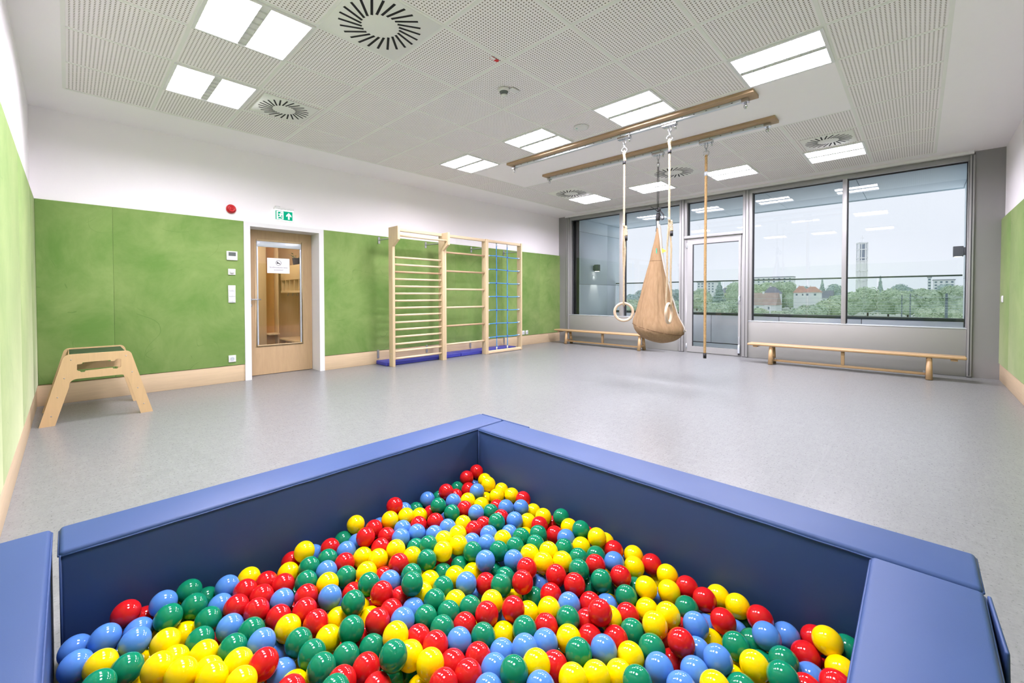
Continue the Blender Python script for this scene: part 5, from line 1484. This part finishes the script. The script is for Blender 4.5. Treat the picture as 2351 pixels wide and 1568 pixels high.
def block(x, y0, y1, z1, lab, rows, cols, depth=14, roofm='roof_dark', slope=0):
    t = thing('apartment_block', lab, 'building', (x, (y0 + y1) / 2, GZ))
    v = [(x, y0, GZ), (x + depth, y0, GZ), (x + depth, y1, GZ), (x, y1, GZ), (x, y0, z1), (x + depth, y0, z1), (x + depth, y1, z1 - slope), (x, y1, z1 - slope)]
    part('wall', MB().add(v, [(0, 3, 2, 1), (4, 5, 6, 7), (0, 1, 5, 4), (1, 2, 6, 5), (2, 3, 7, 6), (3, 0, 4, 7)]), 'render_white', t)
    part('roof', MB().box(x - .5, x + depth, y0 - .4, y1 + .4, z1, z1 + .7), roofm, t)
    for r in range(rows):
        for c in range(cols):
            yy = y0 + (y1 - y0) * (c + .5) / cols
            zz = z1 - 2.6 - r * 3.0
            part('window', MB().box(x - .1, x, yy - .8, yy + .8, zz, zz + 1.5), 'far_glass', t)
block(560, 98, 138, 21.4, 'long white flat-roofed building rising behind the trees', 3, 8)
block(520, 165, 184, 16.4, 'white apartment block with grey roof beyond the glass door', 4, 5)
block(600, -24.4, -9.8, 15.6, 'pale distant building above the trees at far right', 3, 4)
block(604, -8.6, -6.0, 18.4, 'slim pale distant tower block at far right', 4, 1, 6)

# church tower
cx_, cy_ = 503.0, 36.5
TH = 48.0
t = thing('church_tower', 'tall white open-frame church tower with a cross on top', 'church tower', (cx_, cy_, GZ))
ca, sa = math.cos(rad(22)), math.sin(rad(22))
def tw(u, v, z):
    return Vector((cx_ + u * ca - v * sa, cy_ + u * sa + v * ca, z))
def tbox(m, u, v, hu, hv, z0, z1):
    m.obox(tw(u, v, (z0 + z1) / 2), Vector((ca, sa, 0)) * hu, Vector((-sa, ca, 0)) * hv, (0, 0, (z1 - z0) / 2))
H = 3.2
part('core_wall', (lambda m: (tbox(m, 0, 0, H * .72, H * .80, GZ, 31.5), m)[1])(MB()), 'tower_white', t)
for u in (-1, 1):
    for v in (-1, 1):
        m = MB()
        tbox(m, u * (H - .35), v * (H - .35), .4, .4, GZ, TH)
        part('corner_pillar', m, 'tower_white', t)
for v in (-.42, .42):
    m = MB()
    tbox(m, -H + .3, v * H, .25, .28, GZ, TH)
    tbox(m, v * H, -H + .3, .28, .25, GZ, TH)
    part('mid_pillar', m, 'tower_white', t)
for z in (-2, 6, 14, 22.5, 31.5, 34.0, 41.5, 47.2):
    m = MB()
    for q in (-1, 1):
        tbox(m, q * (H - .3), 0, .35, H, z, z + .8)
        tbox(m, 0, q * (H - .3), H, .35, z, z + .8)
    part('ring_beam', m, 'tower_white', t)
m = MB()
tbox(m, 0, 0, H * .62, H * .62, 31.6, 46.5)
part('belfry_louvres', m, 'tower_dark', t)
m = MB()
tbox(m, 0, 0, H, H, TH - .3, TH + .3)
part('roof_slab', m, 'tower_white', t)
m = MB()
tbox(m, 0, 0, .14, .14, TH, 54.6)
tbox(m, 0, 0, .12, 1.35, 52.1, 52.4)
part('cross', m, 'tower_white', t)

# railway masts and wires
for (mx, my, mz, r, lab) in ((120, -3.8, 1.4, .22, 'thick grey railway mast in front of the trees at right'), (128, 2.6, 1.2, .11, 'slim railway mast left of the arched wire'), (128, 1.3, 1.4, .11, 'slim railway mast under the arched wire')):
    t = thing('railway_mast', lab, 'mast', (mx, my, GZ), 'railway masts')
    part('mast_pole', MB().tube([(mx, my, GZ), (mx, my, mz)], [r * 1.2, r * .8], 10), 'mast_grey', t)
    part('mast_cap', MB().box(mx - r * 1.6, mx + r * 1.6, my - r * 1.6, my + r * 1.6, mz - .9, mz - .75), 'mast_grey', t)
    part('cantilever_arm', MB().tube([(mx, my, mz - .3), (mx - .3, my - 2.0, mz - .7)], .03, 6).tube([(mx, my, mz - 1.4), (mx - .3, my - 2.0, mz - .7)], .03, 6), 'wire_pale', t)
solo('railway_wire', MB().tube([(126, 2.6 - 3.2 * i / 12, .2 + 1.1 * math.sin(math.pi * i / 12)) for i in range(13)], .03, 6), 'wire_pale', 'pale arched wire over the slim railway masts', 'wire')
for k, (za, zb) in enumerate(((.10, .66), (-1.12, -.09), (-1.97, -.62), (-2.69, -1.08), (-3.42, -1.53), (-4.03, -1.91))):
    n = 24
    pts = []
    for i in range(n + 1):
        f = i / n
        sag = .25 * (((f * 3) % 1) - .5) ** 2
        pts.append((110 + .4 * k, 60 - 67 * f, za + (zb - za) * f + sag))
    solo('railway_wire', MB().tube(pts, .026, 5), 'wire_pale', ['topmost', 'second', 'third', 'fourth', 'fifth', 'lowest'][k] + ' of the six pale railway wires crossing the view', 'wire', 'railway overhead wires')
t = thing('street_lamp', 'white street lamp with short arm behind the parapet', 'street lamp', (160, 34.0, GZ))
part('lamp_pole', MB().cyl((160, 34.0, GZ), (160, 34.0, -2.25), .14, 8), 'render_white', t)
part('lamp_arm', MB().tube([(160, 34.0, -2.35), (160, 34.9, -2.2), (160, 35.6, -2.3)], .13, 8), 'render_white', t)
